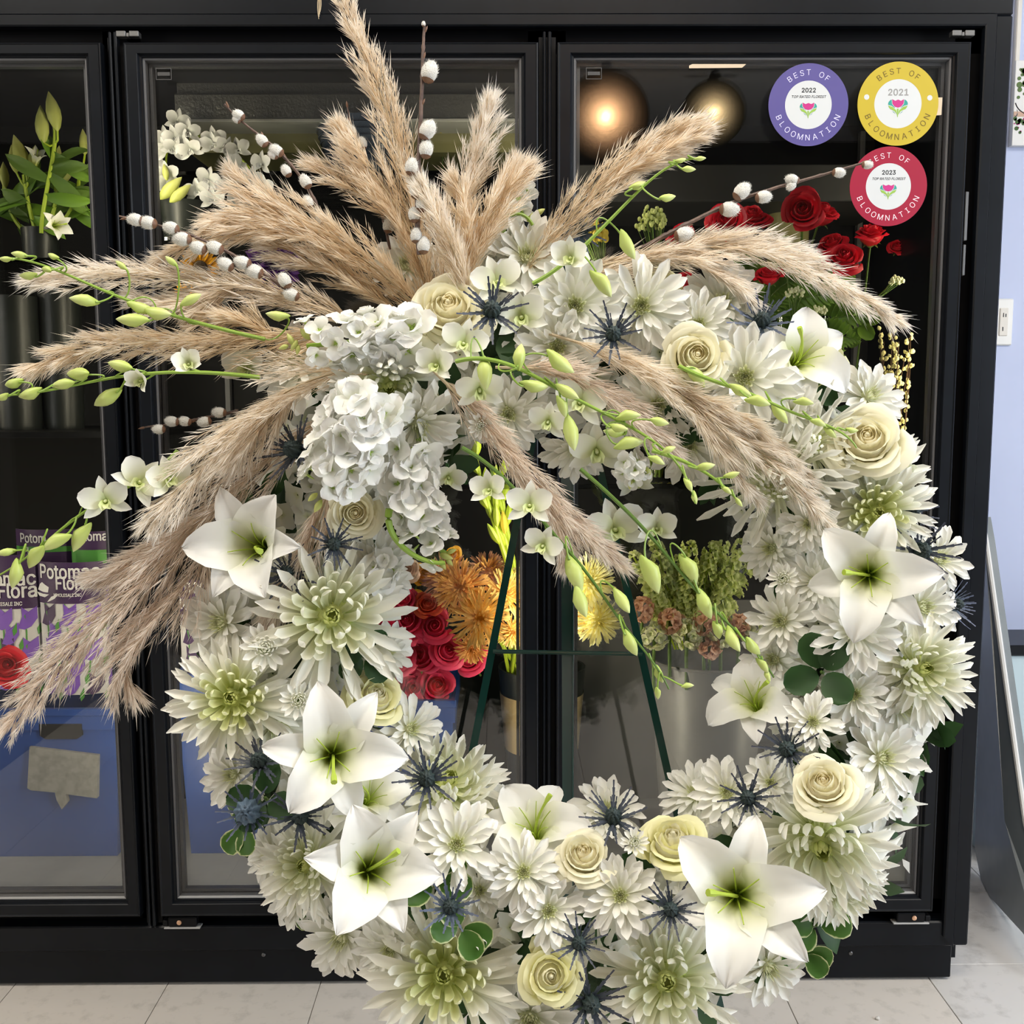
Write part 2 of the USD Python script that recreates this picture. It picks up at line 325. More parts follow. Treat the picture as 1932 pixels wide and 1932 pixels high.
# things on and by the wall to one side of the cooler
p = xf(W, 'wall_socket', at(1893, 608, YB), label='white double socket plate on the pale blue wall', category='socket')
mesh(p, 'plate', box(-.021, .021, -.007, 0, -.057, .057, .003), 'white_plastic')
mesh(p, 'socket_face', box(-.014, .008, -.0095, -.006, -.034, .034, .002), 'cream_wood')
mesh(p, 'slot', cat([box(-.006, -.004, -.0102, -.009, .012, .022), box(-.006, -.004, -.0102, -.009, -.022, -.012), box(.0, .002, -.0102, -.009, .012, .02)])[:2], 'ink_black')
A, B = at(1921, -8, YB), at(1909, 212, YB)
p = xf(W, 'wood_strip', ((A[0] + B[0]) / 2, YB, B[2]), label='narrow cream wooden strip hanging upright on the wall', category='wooden strip')
mesh(p, 'board', box(-.006, .006, -.014, 0, 0, A[2] - B[2], .002), 'cream_wood')
mesh(p, 'hook', tube(spline([(0, -.016, .004), (.004, -.018, -.008), (.001, -.018, -.014), (-.004, -.017, -.008)], 14), .0014, 6)[:2], 'hinge_metal')
A, B = at(1902, 278, YB), at(1990, 118, YB)
p = xf(W, 'garden_picture', (A[0], YB, A[2]), label='unframed canvas painting of a garden path on blue wall', category='painting')
wd, ht = B[0] - A[0], B[2] - A[2]
mesh(p, 'canvas', box(0, wd, -.018, 0, 0, ht, .001), 'board_edge')
rr = random.Random(5)
def blobs(n, x0, x1, z0, z1, r0, r1):
    out = []
    for _ in range(n):
        c = Point(rr.uniform(x0, x1), rr.uniform(z0, z1)).buffer(rr.uniform(r0, r1), 3); out.append(prism(c, -.0190, -.0178))
    return cat(out)[:2]
mesh(p, 'painted_tree', blobs(26, .010, .05, ht * .55, ht * .90, .003, .007), 'leaf_mid')
mesh(p, 'painted_bush', blobs(40, .0, wd, ht * .14, ht * .32, .003, .006), 'leaf_variegated')
mesh(p, 'painted_blossom', blobs(24, .0, wd, ht * .16, ht * .32, .0015, .0025), 'logo_pink')
mesh(p, 'painted_path', prism(sbox(.001, ht * .34, wd, ht * .40), -.0186, -.0178), 'rose_blush')
mesh(p, 'painted_swing', tube(spline([(.004, -.0182, ht * .5), (.014, -.0182, ht * .42), (.035, -.0182, ht * .36), (.06, -.0182, ht * .35)], 16), .0012, 5)[:2], 'ink_black')
A = at(1898, 1236, .50); B = at(1898, 1216, .50)
p = xf(W, 'low_cabinet', (A[0], .50, 0), label='low pale teal cabinet with black top by the wall', category='cabinet')
mesh(p, 'body', box(.004, .62, 0, YB - .50, 0, A[2], .003), 'cabinet_pale')
mesh(p, 'top', box(0, .63, -.01, YB - .50, A[2], B[2], .003), 'black_metal')
def leaning_board():
    f = [at(1856, 940, .50), at(1864, 985, .48), at(1938, 1510, .22), at(1990, 1760, .02)]
    g = at(1965, 1768, .02); h = at(1843, 1628, .45); h2 = at(1838, 1560, .50)
    g[2] = max(g[2], 0.004); outline = [f[0], f[1], f[2], f[3], at(1975, 1790, .0), at(1932, 1722, .12), at(1895, 1684, .25), at(1868, 1655, .36), at(1852, 1625, .44), at(1841, 1570, .50)]
    P = np.array(outline); return P
LB = leaning_board(); LB[:, 2] -= LB[:, 2].min() - .003
p = xf(W, 'leaning_panel', (0, 0, 0), label='dark grey panel with rounded foot and pale edge leaning beside cooler', category='panel')
n_ = np.cross(LB[3] - LB[0], LB[9] - LB[0]); n_ /= np.linalg.norm(n_); n_ *= -np.sign(n_ @ (EYE - LB[0])) * -1
m_ = len(LB)
vv = np.vstack([LB, LB - n_ * .018]); c0, c1 = LB.mean(0), LB.mean(0) - n_ * .018
vv = np.vstack([vv, c0, c1]); ff = []
for i in range(m_):
    j = (i + 1) % m_; ff += [[2 * m_, i, j], [2 * m_ + 1, m_ + j, m_ + i], [i, m_ + i, m_ + j], [i, m_ + j, j]]
mesh(p, 'face', (vv, np.array(ff)), 'board_face')
mesh(p, 'edge_trim', tube(np.vstack([LB[0] + n_ * .002, LB[1] + n_ * .002, LB[2] + n_ * .002, LB[3] + n_ * .002]), .006, 8)[:2], 'board_edge')

# ------------------------------------------------------------------ the cooler
ck = xf(W, 'flower_cooler', label='black three-door glass display cooler behind the wreath', category='refrigerator')
XL, XR = -1.57, .831
mesh(ck, 'header_panel', box(XL, XR, 0, .05, 1.8365, 2.10, .003), 'black_metal')
mesh(ck, 'side_post', box(.7995, XR, 0, .05, .083, 1.8365, .003), 'black_metal')
mesh(ck, 'side_panel', box(XR - .028, XR - .001, .05, .64, .03, 2.10), 'black_metal')
mesh(ck, 'side_panel', box(XL, XL + .03, .0, .64, .03, 2.10), 'black_metal')
mesh(ck, 'kick_plate', box(XL + .01, .808, .018, .05, .006, .083, .002), 'black_metal')
mesh(ck, 'bottom_rail', box(XL, .7995, -.002, .05, .083, .135, .003), 'black_metal')
mesh(ck, 'back_panel', box(XL + .03, XR - .028, .605, .64, .03, 2.10), 'dark_liner')
mesh(ck, 'lower_liner', box(-.02, XR - .028, .590, .605, .15, .66), 'liner_grey')
mesh(ck, 'top_panel', box(XL + .03, XR - .028, .05, .605, 1.80, 2.10), 'black_matte')
mesh(ck, 'floor_liner', box(XL + .03, XR - .028, .05, .605, .10, .15), 'liner_floor')
mesh(ck, 'caster', cat([lathe([(-.012, .001), (-.012, .026), (.012, .026), (.012, .001)], 20)])[:2], 'black_matte')
_c = stage.GetPrimAtPath(ck + '/caster'); UsdGeom.Xformable(_c).AddTransformOp().Set(Gf.Matrix4d(0, 0, 1, 0, 0, 1, 0, 0, -1, 0, 0, 0, .817, .14, .03, 1))
mesh(ck, 'caster_fork', box(.803, .832, .12, .16, .045, .06, .003), 'hinge_metal')
for k, (x, z) in enumerate(((at(1611, 1798, 0)[0], at(1611, 1798, .018)[2]), (at(493, 1801, 0)[0], at(493, 1801, .018)[2]))):
    mesh(ck, 'screw', (lambda q: (np.stack([q[0][:, 0] + x, .0185 - q[0][:, 2], q[0][:, 1] + z], 1), q[1]))(lathe([(0, .004), (.002, .004), (.003, .0025), (.003, .0001)], 12)), 'hinge_metal')
def sweep_rect(x0, x1, z0, z1, prof, kx=1.0, kb=1.0, kt=1.0):
    """four mitred sides of a rectangular frame; prof = (inset, y) pairs. Returns left, right, top, bottom."""
    C = []
    for (d, y) in prof: C.append([(x0 + d * kx, y, z0 + d * kb), (x1 - d * kx, y, z0 + d * kb), (x1 - d * kx, y, z1 - d * kt), (x0 + d * kx, y, z1 - d * kt)])
    C = np.array(C); out = []
    for a, b in ((0, 3), (1, 2), (3, 2), (0, 1)):
        v = np.vstack([C[:, a], C[:, b]]); n = len(prof)
        f = [[i, i + 1, n + i + 1, n + i] for i in range(n - 1)] + [[n - 1, 0, n, 2 * n - 1]]
        f = np.array(f); f = np.vstack([f[:, [0, 1, 2]], f[:, [0, 2, 3]]])
        c = [[0, i + 1, i] for i in range(1, n - 1)] + [[n, n + i, n + i + 1] for i in range(1, n - 1)]
        m = trimesh.Trimesh(v, np.vstack([f, c]), process=False); trimesh.repair.fix_normals(m)
        out.append((m.vertices, m.faces))
    return out
TRIM = [(0, .004), (0, -.007), (.0015, -.009), (.018, -.009), (.0205, -.007), (.022, -.002), (.022, .004)]
for nm, q in zip(('trim_side', 'trim_side', 'trim_top', 'trim_bottom'), sweep_rect(XL + .01, .799, .085, 1.836, TRIM)):
    if nm != 'trim_bottom': mesh(ck, nm, q, 'black_metal')
DOORF = [(0, .0), (0, -.016), (.0015, -.019), (.004, -.020), (.0065, -.0185), (.028, -.0185), (.030, -.017), (.032, -.0125), (.036, -.0115), (.037, -.009), (.037, .0)]
DOORS = [(-1.523, -.7875), (-.7490, -.0165), (.0165, .7505)]
for k, (x0, x1) in enumerate(DOORS):
    d = xf(ck, 'door')
    for nm, q in zip(('stile', 'stile', 'rail', 'rail'), sweep_rect(x0, x1, .1640, 1.7850, DOORF, .82, .86, .65)): mesh(d, nm, q, 'black_metal')
    for nm, q in zip(('gasket', 'gasket', 'gasket', 'gasket'), sweep_rect(x0 + .0305, x1 - .0305, .1960, 1.7610, [(0, .004), (0, -.0085), (.003, -.008), (.005, -.002), (.005, .004)])):
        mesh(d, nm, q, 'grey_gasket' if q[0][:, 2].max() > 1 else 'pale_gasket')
    mesh(d, 'spacer', cat(sweep_rect(x0 + .036, x1 - .036, .202, 1.757, [(0, .020), (0, .006), (.006, .006), (.006, .020)]))[:2], 'grey_gasket')
    mesh(d, 'glass_pane', box(x0 + .030, x1 - .030, -.006, -.001, .195, 1.7615), 'door_glass')
    mesh(d, 'inner_pane', box(x0 + .030, x1 - .030, .020, .024, .195, 1.7615), 'door_glass')
    mesh(d, 'door_back', cat(sweep_rect(x0 + .002, x1 - .002, .166, 1.783, [(0, .0), (.037, .0), (.040, .03), (0, .03)], .8, .84, .6))[:2], 'black_matte')
    ex = x0 + .052; mesh(d, 'etched_mark', cat([box(ex, ex + .028, -.0064, -.006, 1.725, 1.7262), box(ex, ex + .028, -.0064, -.006, 1.7438, 1.745), box(ex, ex + .0012, -.0064, -.006, 1.7262, 1.7438), box(ex + .0268, ex + .028, -.0064, -.006, 1.7262, 1.7438), box(ex + .003, ex + .025, -.0064, -.006, 1.732, 1.738)])[:2], 'etched_mark')
    hx = x1 - .012 if k == 2 else x0 + .012
    sgn = -1 if k == 2 else 1
    mesh(d, 'hinge', cat([box(min(hx, hx + sgn * .055), max(hx, hx + sgn * .055), -.014, .004, .1400, .1590, .002), box(min(hx - sgn * .012, hx), max(hx - sgn * .012, hx), -.012, .004, .1400, .1520, .002)])[:2], 'black_matte')
    mesh(d, 'hinge_plate', box(min(hx - sgn * .008, hx + sgn * .062), max(hx - sgn * .008, hx + sgn * .062), -.015, .003, .1362, .1390, .0005), 'pale_gasket')
    mesh(d, 'hinge_screw', (lambda q: (np.stack([q[0][:, 0] + hx + sgn * .022, -.0145 - q[0][:, 2], q[0][:, 1] + .1495], 1), q[1]))(lathe([(0, .0048), (.0015, .0048), (.0025, .003), (.0025, .0001)], 12)), 'brass')
    tx = x1 - .012 if k == 2 else x0 + .006
    mesh(d, 'top_hinge', cat([box(tx - .020, tx - .003, -.012, .004, 1.797, 1.807, .001), box(tx + .003, tx + .020, -.012, .004, 1.797, 1.807, .001), box(tx - .003, tx + .003, -.010, .004, 1.797, 1.8045, .001)])[:2], 'hinge_metal')
    if k == 2:
        zt, zb = at(1818, 362, -.01)[2], at(1815, 520, -.01)[2]
        mesh(d, 'lock_plate', cat([box(.7535, .7600, -.014, .0, zb + .062, zt, .001), box(.7535, .7590, -.014, .0, zb, zb + .055, .001)])[:2], 'hinge_metal')
for xm in (-.7685, 0.0):
    m = xf(ck, 'mullion')
    mesh(m, 'post', box(xm - .034, xm + .034, .031, .07, .12, 1.82), 'black_matte')
    mesh(m, 'rib', box(xm - .0085, xm - .0035, -.012, .031, .14, 1.8055, .0015), 'black_metal')
    mesh(m, 'rib', box(xm + .0005, xm + .0065, -.012, .031, .14, 1.8055, .0015), 'black_metal')
    mesh(m, 'spine', box(xm - .0155, xm + .0150, .004, .031, .14, 1.80), 'black_matte')
mesh(ck, 'gap_panel', box(XL + .03, .7995, .031, .05, 1.78, 1.84), 'black_matte')
mesh(ck, 'gap_panel', box(XL + .03, .7995, .031, .05, .10, .165), 'black_matte')
mesh(ck, 'gap_panel', box(.742, .7995, .031, .05, .10, 1.84), 'black_matte')
# evaporator housing behind the middle door
e = xf(ck, 'evaporator')
za, zb, zc = at(600, 168, .22)[2], at(600, 212, .20)[2], at(600, 270, .30)[2]
mesh(e, 'upper_sheet', box(-.745, -.02, .27, .60, za, 1.80), 'embossed_alloy')
mesh(e, 'lower_sheet', box(-.745, -.02, .25, .60, zb, za, .002), 'embossed_alloy')
mesh(e, 'drip_tray', box(-.745, -.02, .245, .60, zb - .006, zb, .001), 'pale_gasket')
mesh(e, 'olive_sheet', box(-.745, -.02, .34, .60, zc - .01, zb - .006), 'olive_panel')
SH = at(900, 914, .12)[2]; SH1 = at(80, 486, .14)[2]; SH1b = at(80, 815, .12)[2]
mesh(ck, 'shelf', box(-.745, .77, .12, .59, SH - .010, SH, .001), 'clear_glass')
mesh(ck, 'shelf', box(-1.54, -.785, .14, .59, SH1 - .008, SH1, .001), 'clear_glass')
mesh(ck, 'shelf', box(-1.54, -.785, .12, .59, SH1b - .012, SH1b, .001), 'dark_liner')
SH3 = at(1400, 380, .28)[2]
mesh(ck, 'shelf_edge', box(.03, .76, .28, .59, SH3, SH3 + .075, .002), 'shelf_dark')
for x in (-.745, -.03, .03, .765):
    mesh(ck, 'shelf_upright', box(x - .006, x + .006, .575, .595, .16, 1.78, .001), 'grey_gasket')
for (x, d_) in STRIPS:
    mesh(ck, 'lamp_housing', box(x - .012, x + .012, .0705, .0755, .25, 1.71, .001), 'white_plastic')

# ------------------------------------------------------------------ badges, tape
def badge(px, py, rpx, ring, ink, ink2, year, tag, dots, lab):
    P = at(px, py, -.0066); r = rpx * px2m(P)
    b = xf(W, 'award_sticker', P, s=r, label=lab, category='sticker', group='round award stickers on the glass')
    th = .0006 / r
    mesh(b, 'ring', prism(Point(0, 0).buffer(1, 48).difference(Point(0, 0).buffer(.585, 40)), -th, 0), ring)
    mesh(b, 'disc', prism(Point(0, 0).buffer(.586, 40), -th * .8, 0), 'badge_white')
    def arc(s, rad, mid, step, inv, h):
        out = []; n = len(s)
        for i, ch in enumerate(s):
            if ch == ' ': continue
            v, f = text_xz(ch, h, False, th * .6); v = v.copy(); v[:, 0] -= (v[:, 0].min() + v[:, 0].max()) / 2
            if inv: v[:, 2] -= h
            a = mid + (i - (n - 1) / 2) * step * (1 if inv else -1)
            c, s_ = (math.cos(a), math.sin(a)); tx, tz = (-s_, c) if inv else (s_, -c); ux, uz = (-c, -s_) if inv else (c, s_)
            q = np.stack([rad * c + v[:, 0] * tx + v[:, 2] * ux, v[:, 1] - th, rad * s_ + v[:, 0] * tz + v[:, 2] * uz], 1)
            out.append((q, f))
        return cat(out)[:2]
    mesh(b, 'lettering', arc('BEST OF', .715, math.pi / 2 + .02, .215, False, .135), ink)
    mesh(b, 'lettering', arc('BLOOMNATION', .86 - .0, -math.pi / 2, .232, True, .15), ink) if False else mesh(b, 'lettering', arc('BLOOMNATION', .72, -math.pi / 2, .235, True, .14), ink)
    h = .15 if not tag else .105
    v, f = text_xz(year, h, True, th * .5); v = v.copy(); v[:, 0] -= (v[:, 0].min() + v[:, 0].max()) / 2; v[:, 2] += .30 if tag else .20; v[:, 1] -= th * .8
    mesh(b, 'year', (v, f), 'ink_black' if tag else 'ink_grey')
    if tag:
        v, f = text_xz('TOP RATED FLORIST', .062, False, th * .5); v = v.copy(); v[:, 0] -= (v[:, 0].min() + v[:, 0].max()) / 2; v[:, 0] *= .86 / (v[:, 0].max() - v[:, 0].min())
        v[:, 0] += v[:, 2] * .2; v[:, 2] += .165; v[:, 1] -= th * .8; mesh(b, 'motto', (v, f), 'ink_black')
    # tulip drawn inside a heart
    t = np.linspace(0, 2 * math.pi, 60)
    heart = Polygon(np.stack([.0152 * 16 * np.sin(t) ** 3, .0150 * (13 * np.cos(t) - 5 * np.cos(2 * t) - 2 * np.cos(3 * t) - np.cos(4 * t)) - .04], 1)).buffer(0)
    if tag: heart = affinity.translate(affinity.scale(heart, .88, .88, origin=(0, 0)), 0, -.07)
    else: heart = affinity.translate(heart, 0, -.03)
    bx = heart.bounds; cz = bx[3]; H = bx[3] - bx[1]
    tul = Polygon([(-.145, cz), (-.07, cz - H * .09), (0, cz - H * .02), (.07, cz - H * .09), (.145, cz), (.135, cz - H * .24), (.08, cz - H * .40), (0, cz - H * .46), (-.08, cz - H * .40), (-.135, cz - H * .24)])
    gap = .016; hw_ = (bx[2] - bx[0]) / 2
    def half(pts):
        l = Polygon([(x * hw_, cz - y * H) for x, y in pts]).buffer(0); return l.union(affinity.scale(l, -1, 1, origin=(0, 0))).intersection(heart)
    keep = tul.buffer(gap)
    lime = half([(1.05, .34), (.55, .42), (.16, .60), (.07, .84), (.30, .66), (.65, .56), (1.05, .52)]).difference(keep).union(half([(0, .52), (.09, .52), (.03, 1.0), (0, 1.0)]))
    teal_up = half([(.52, -.1), (1.1, -.1), (1.1, .28), (.60, .36), (.30, .48), (.50, .25)]).difference(keep)
    teal_low = half([(1.05, .57), (.70, .61), (.36, .71), (.12, .90), (.06, 1.05), (.5, 1.05), (1.05, .9)]).difference(keep)
    mesh(b, 'tulip', prism(tul.intersection(sbox(-1, -1, 1, 1)), -th * 1.4, -th * .8), 'logo_pink')
    mesh(b, 'tulip_leaf', prism(lime, -th * 1.4, -th * .8), 'logo_lime')
    mesh(b, 'heart_leaf', prism(teal_low.union(teal_up), -th * 1.4, -th * .8), 'logo_teal')
    if dots: mesh(b, 'dot', cat([prism(Point(-.78, .16).buffer(.065, 12), -th * 1.3, -th), prism(Point(.78, .14).buffer(.065, 12), -th * 1.3, -th)])[:2], 'badge_white')
badge(1525, 198, 75.5, 'badge_purple', 'ink_lilac', None, '2022', True, False, 'round purple award sticker dated 2022 on the cooler glass')
badge(1694, 196, 76.5, 'badge_yellow', 'ink_gold', None, '2021', False, True, 'round yellow award sticker dated 2021 on the cooler glass')
badge(1676, 352, 73, 'badge_red', 'ink_pink', None, '2023', True, False, 'round red award sticker dated 2023 under the yellow one')
def flat_piece(name, pts, Y, look_, lab, c, th=.0005):
    P = [at(x, y, Y) for x, y in pts]; o = np.mean(P, axis=0)
    t = xf(W, name, (o[0], Y, o[2]), label=lab, category=c)
    mesh(t, 'strip', prism(Polygon([(q[0] - o[0], q[2] - o[2]) for q in P]), -th, 0), look_)
flat_piece('tape_strip', [(1300, 124), (1306, 121), (1408, 121), (1400, 128), (1300, 129)], -.0062, 'tape', 'torn strip of tan tape at the top of the glass', 'tape')
flat_piece('tape_tab', [(1755, 184), (1778, 184), (1776, 217), (1754, 219)], -.0062, 'tape', 'tan tape tab poking out behind the yellow sticker', 'tape')
flat_piece('tape_scrap', [(1702, 1620), (1716, 1627), (1716, 1648), (1704, 1633)], -.0062, 'tape_white', 'small pale tape scrap low on the cooler door', 'tape')

# ------------------------------------------------------------------ how flowers are made (unit radius, facing +z)
PROF = {'strap': ([0, .15, .5, .8, .93, 1], [.35, .6, .9, 1.0, .72, .12]),
        'spoon': ([0, .3, .6, .85, .95, 1], [.55, .5, .6, 1.0, .8, .2]),
        'round': ([0, .2, .55, .82, .95, 1], [.30, .55, .92, 1.0, .66, .16]),
        'lance': ([0, .2, .5, .75, .92, 1], [.40, .75, 1.0, .78, .32, .03]),
        'disc': ([0, .12, .35, .65, .9, 1], [.18, .55, .92, 1.0, .70, .22]),
        'rose': ([0, .15, .45, .8, 1], [.5, .8, 1, 1, .8])}
def petal(L, Wd, thetas, r0=0.0, z0=0.0, phi=0.0, cup=.4, prof='strap', nu=6, nv=4, ruf=0.0, seed=0.0, twist=0.0, keel=2.0, side=0.0):
    u = np.linspace(0, 1, nu + 1); th = np.radians(np.interp(u, np.linspace(0, 1, len(thetas)), thetas))
    tm = (th[1:] + th[:-1]) / 2
    r = r0 + np.r_[0, np.cumsum(np.sin(tm))] * L / nu; z = z0 + np.r_[0, np.cumsum(np.cos(tm))] * L / nu
    w = Wd / 2 * np.interp(u, *PROF[prof])
    v = np.linspace(-1, 1, nv + 1)
    U, V = np.meshgrid(u, v, indexing='ij')
    s = V * w[:, None]; lift = cup * w[:, None] * np.abs(V) ** keel + twist * s * U
    if ruf: lift = lift + ruf * U * np.sin(7 * V + 9 * U + seed * 6.3) * (.3 + .7 * np.abs(V))
    rr_ = r[:, None] - np.cos(th)[:, None] * lift; zz = z[:, None] + np.sin(th)[:, None] * lift
    s = s + side * (U ** 2)
    c, s_ = math.cos(phi), math.sin(phi)
    P = np.stack([rr_ * c - s * s_, rr_ * s_ + s * c, zz], -1).reshape(-1, 3)
    n = nv + 1
    f = np.array([[i * n + j, (i + 1) * n + j, (i + 1) * n + j + 1, i * n + j + 1] for i in range(nu) for j in range(nv)])
    return P, f, U.ravel()
GA = 2.399963
def b_football(seed, lookset=('mum_petal', 'mum_inner', 'mum_heart')):
    def b(p):
        g = np.random.default_rng(seed); o, i_, h = lookset
        heart = []
        for k in range(16):
            heart.append(petal(.22 + .06 * g.random(), .085, [35, 5, -35], .02 + .004 * k, .02, k * GA, .5, 'strap', 4, 2))
        heart.append(lathe([(-.25, .30), (-.05, .24), (.06, .12), (.08, .001)], 10))
        mesh(p, 'heart', cat(heart)[:2], h, along=cat(heart)[2])
        for k in range(42):
            t = k / 41
            L = .44 + .36 * t + .06 * g.random()
            q = petal(L, .105 + .03 * g.random(), [68 + 14 * t, 52 + 12 * t, 10 + 12 * t, -42 + 40 * t + 14 * g.normal()], .05 + .13 * t, .02 - .10 * t, k * GA + .15 * g.normal(), .65, 'strap', 6, 4, side=.05 * g.normal())
            mesh(p, 'petal', q[:2], i_ if k < 28 else o, along=q[2])
        for k in range(58):
            t = k / 57
            L = .72 + .16 * t + .13 * g.random()
            c = g.normal() * 15
            q = petal(L, .115 + .035 * g.random(), [80 + 14 * t, 62 + 22 * t, 74 + 22 * t + c, 84 + 30 * t + 1.9 * c], .12 + .03 * t, -.10 - .16 * t, k * GA + .2 * g.normal(), .55, 'strap', 6, 4, side=.10 * g.normal())
            mesh(p, 'petal', q[:2], o, along=q[2])
    return b
def b_spider(seed):
    def b(p):
        g = np.random.default_rng(seed); heart = []
        for k in range(26):
            heart.append(petal(.34 + .16 * k / 26, .07, [40, 8, -50], .02 + .005 * k, .02, k * GA, .6, 'spoon', 5, 2))
        heart.append(lathe([(-.25, .28), (-.05, .22), (.04, .12), (.06, .001)], 10))
        mesh(p, 'heart', cat(heart)[:2], 'mum_inner', along=cat(heart)[2])
        for k in range(58):
            t = k / 57; c = g.normal() * 10
            q = petal(.62 + .42 * t + .08 * g.random(), .092 + .02 * g.random(), [62 + 26 * t, 55 + 30 * t, 66 + 30 * t + c, 50 + 50 * t + 2.5 * c, 20 + 70 * t + 4 * c], .10 + .03 * t, -.04 - .2 * t, k * GA + .15 * g.normal(), .75, 'spoon', 6, 2, side=.10 * g.normal())
            mesh(p, 'petal', q[:2], 'mum_petal', along=q[2])
    return b
def b_daisy(seed, lookset=('daisy_petal', 'daisy_heart'), n=(26, 17), wide=1.0):
    def b(p):
        g = np.random.default_rng(seed); o, h = lookset; heart = []
        for k in range(34):
            t = k / 33
            heart.append(petal(.16 + .14 * t, .062, [20 + 25 * t, 5 + 10 * t, -22 + 30 * t], .012 + .10 * t, .03, k * GA, .5, 'strap', 3, 2))
        heart.append(lathe([(-.22, .22), (-.03, .20), (.06, .10), (.09, .001)], 10))
        mesh(p, 'heart', cat(heart)[:2], h, along=cat(heart)[2])
        for k in range(n[1]):
            t = k / n[1]
            q = petal(.42 + .20 * t + .05 * g.random(), (.155 + .03 * g.random()) * wide, [42 + 22 * t, 38 + 25 * t, 52 + 25 * t + 6 * g.normal()], .10 + .03 * t, -.02, k * GA + .1 * g.normal(), .5, 'round', 5, 4)
            mesh(p, 'petal', q[:2], o, along=q[2])
        for k in range(n[0] + 4):
            t = k / (n[0] + 4); c = 12 * g.normal()
            q = petal(.74 + .16 * t + .06 * g.random(), (.215 + .05 * g.random()) * wide, [70 + 12 * t, 62 + 18 * t, 78 + 16 * t + c, 88 + 14 * t + 1.8 * c], .11, -.06 - .10 * t, k * GA + .16 * g.normal(), .42, 'round', 6, 4, side=.06 * g.normal())
            mesh(p, 'petal', q[:2], o, along=q[2])
    return b
def b_pompon(seed, looks):
    def b(p):
        g = np.random.default_rng(seed); N = 130
        for k in range(N):
            t = k / (N - 1); a = math.radians(8 + 95 * t ** .8)
            L = .40 + .14 * g.random() + .10 * t
            q = petal(L, .10 + .02 * g.random(), [math.degrees(a) - 8, math.degrees(a) + 4 + 8 * g.normal(), math.degrees(a) + 22 + 14 * g.normal()], .46 * math.sin(a), .34 * math.cos(a) - .12, k * GA + .1 * g.normal(), .5, 'spoon', 4, 2, side=.03 * g.normal())
            mesh(p, 'petal', q[:2], looks[1 if k < 30 else 0], along=q[2])
        q = lathe([(-.45, .05), (-.38, .30), (-.15, .47), (.05, .44), (.20, .25), (.24, .001)], 12); mesh(p, 'heart', q[:2], looks[0], along=np.full(len(q[0]), .1))
    return b
def b_button(seed):
    def b(p):
        g = np.random.default_rng(seed)
        for k in range(30):
            t = k / 29
            q = petal(.42 + .22 * t, .17, [40 + 35 * t, 8 + 20 * t, -48 + 22 * t], .03 + .14 * t, .04 - .06 * t, k * GA, .6, 'strap', 5, 3)
            mesh(p, 'petal', q[:2], 'mum_inner' if k < 17 else 'daisy_petal', along=q[2])
        for k in range(13):
            q = petal(.78 + .1 * g.random(), .26, [72, 58, 72 + 8 * g.normal()], .16, -.1, k * GA, .45, 'round', 5, 4)
            mesh(p, 'petal', q[:2], 'daisy_petal', along=q[2])
        q = lathe([(-.28, .02), (-.2, .2), (-.06, .22), (.10, .16), (.16, .001)], 10); mesh(p, 'calyx', q[:2], 'leaf_mid', along=q[2])
    return b
def rose_petal(R, H, half, phi, roll, zb, g, nu=7, nv=6, closed=.35, nip=0.0):
    u = np.linspace(0, 1, nu + 1); a = np.linspace(-1, 1, nv + 1); U, A = np.meshgrid(u, a, indexing='ij')
    bell = closed + (1 - closed) * np.sin(np.clip(U / .62, 0, 1) * math.pi / 2)
    lip = np.clip((U - .55) / .45, 0, 1); ph = 6.3 * g.random()
    r = R * bell * (1 - nip * lip ** 1.5) * (1 + .10 * A) + roll * lip ** 2 * (1 - .2 * A ** 2) + .035 * U * np.sin(3.3 * A + ph) * (R + .25)
    z = zb + H * U * (1 - .13 * np.abs(A) ** 3) - roll * .75 * lip ** 3 + .03 * U * np.sin(4.1 * A + ph)
    ang = phi + half * A * np.interp(U, [0, .45, .85, 1], [.7, 1, .95, .72])
    P = np.stack([r * np.cos(ang), r * np.sin(ang), z], -1).reshape(-1, 3); n = nv + 1
    f = np.array([[i * n + j, i * n + j + 1, (i + 1) * n + j + 1, (i + 1) * n + j] for i in range(nu) for j in range(nv)])
    return P, f, U.ravel()
def b_rose(seed, looks=('rose_cream', 'rose_heart'), n=26, open_=1.0, stem=None):
    def b(p):
        g = np.random.default_rng(seed)
        for k in range(n):
            t = k / (n - 1)
            R = .07 + .66 * t ** 1.15
            H = 1.06 + .10 * t - (.34 * max(0, t - .55) / .45) * open_
            half = 2.3 - 1.25 * t
            roll = 0 if t < .45 else (.04 + .34 * (t - .45) / .55) * open_
            q = rose_petal(R, H, half, k * 2.25 + .25 * g.normal(), roll, -.86, g, nip=max(0, .50 * (1 - t * 1.5)), closed=.5 if t > .6 else .35)
            mesh(p, 'petal', q[:2], looks[1] if t < .40 else looks[0], along=q[2])
        q = lathe([(-.86, .30), (-.40, .50), (-.16, .46), (-.08, .34), (-.02, .20), (.05, .09), (.20, .05), (.22, .001)], 14); mesh(p, 'heart', q[:2], looks[1], along=np.full(len(q[0]), .8))
        q = lathe([(-1.05, .03), (-1.0, .14), (-.88, .26), (-.74, .34), (-.70, .10)], 12); mesh(p, 'calyx', q[:2], 'leaf_mid', along=q[2])
        if stem:
            for k in range(5):
                s_ = petal(.5, .14, [60, 95, 130], .2, -.88, k * 1.257, .3, 'lance', 4, 2); mesh(p, 'sepal', s_[:2], 'leaf_mid', along=s_[2])
            q = tube([(0, 0, -1.0), (.05, 0, -1.0 - stem * .5), (0, .03, -1.0 - stem)], .06, 7); mesh(p, 'stem', q[:2], 'leaf_mid', along=q[2])
    return b
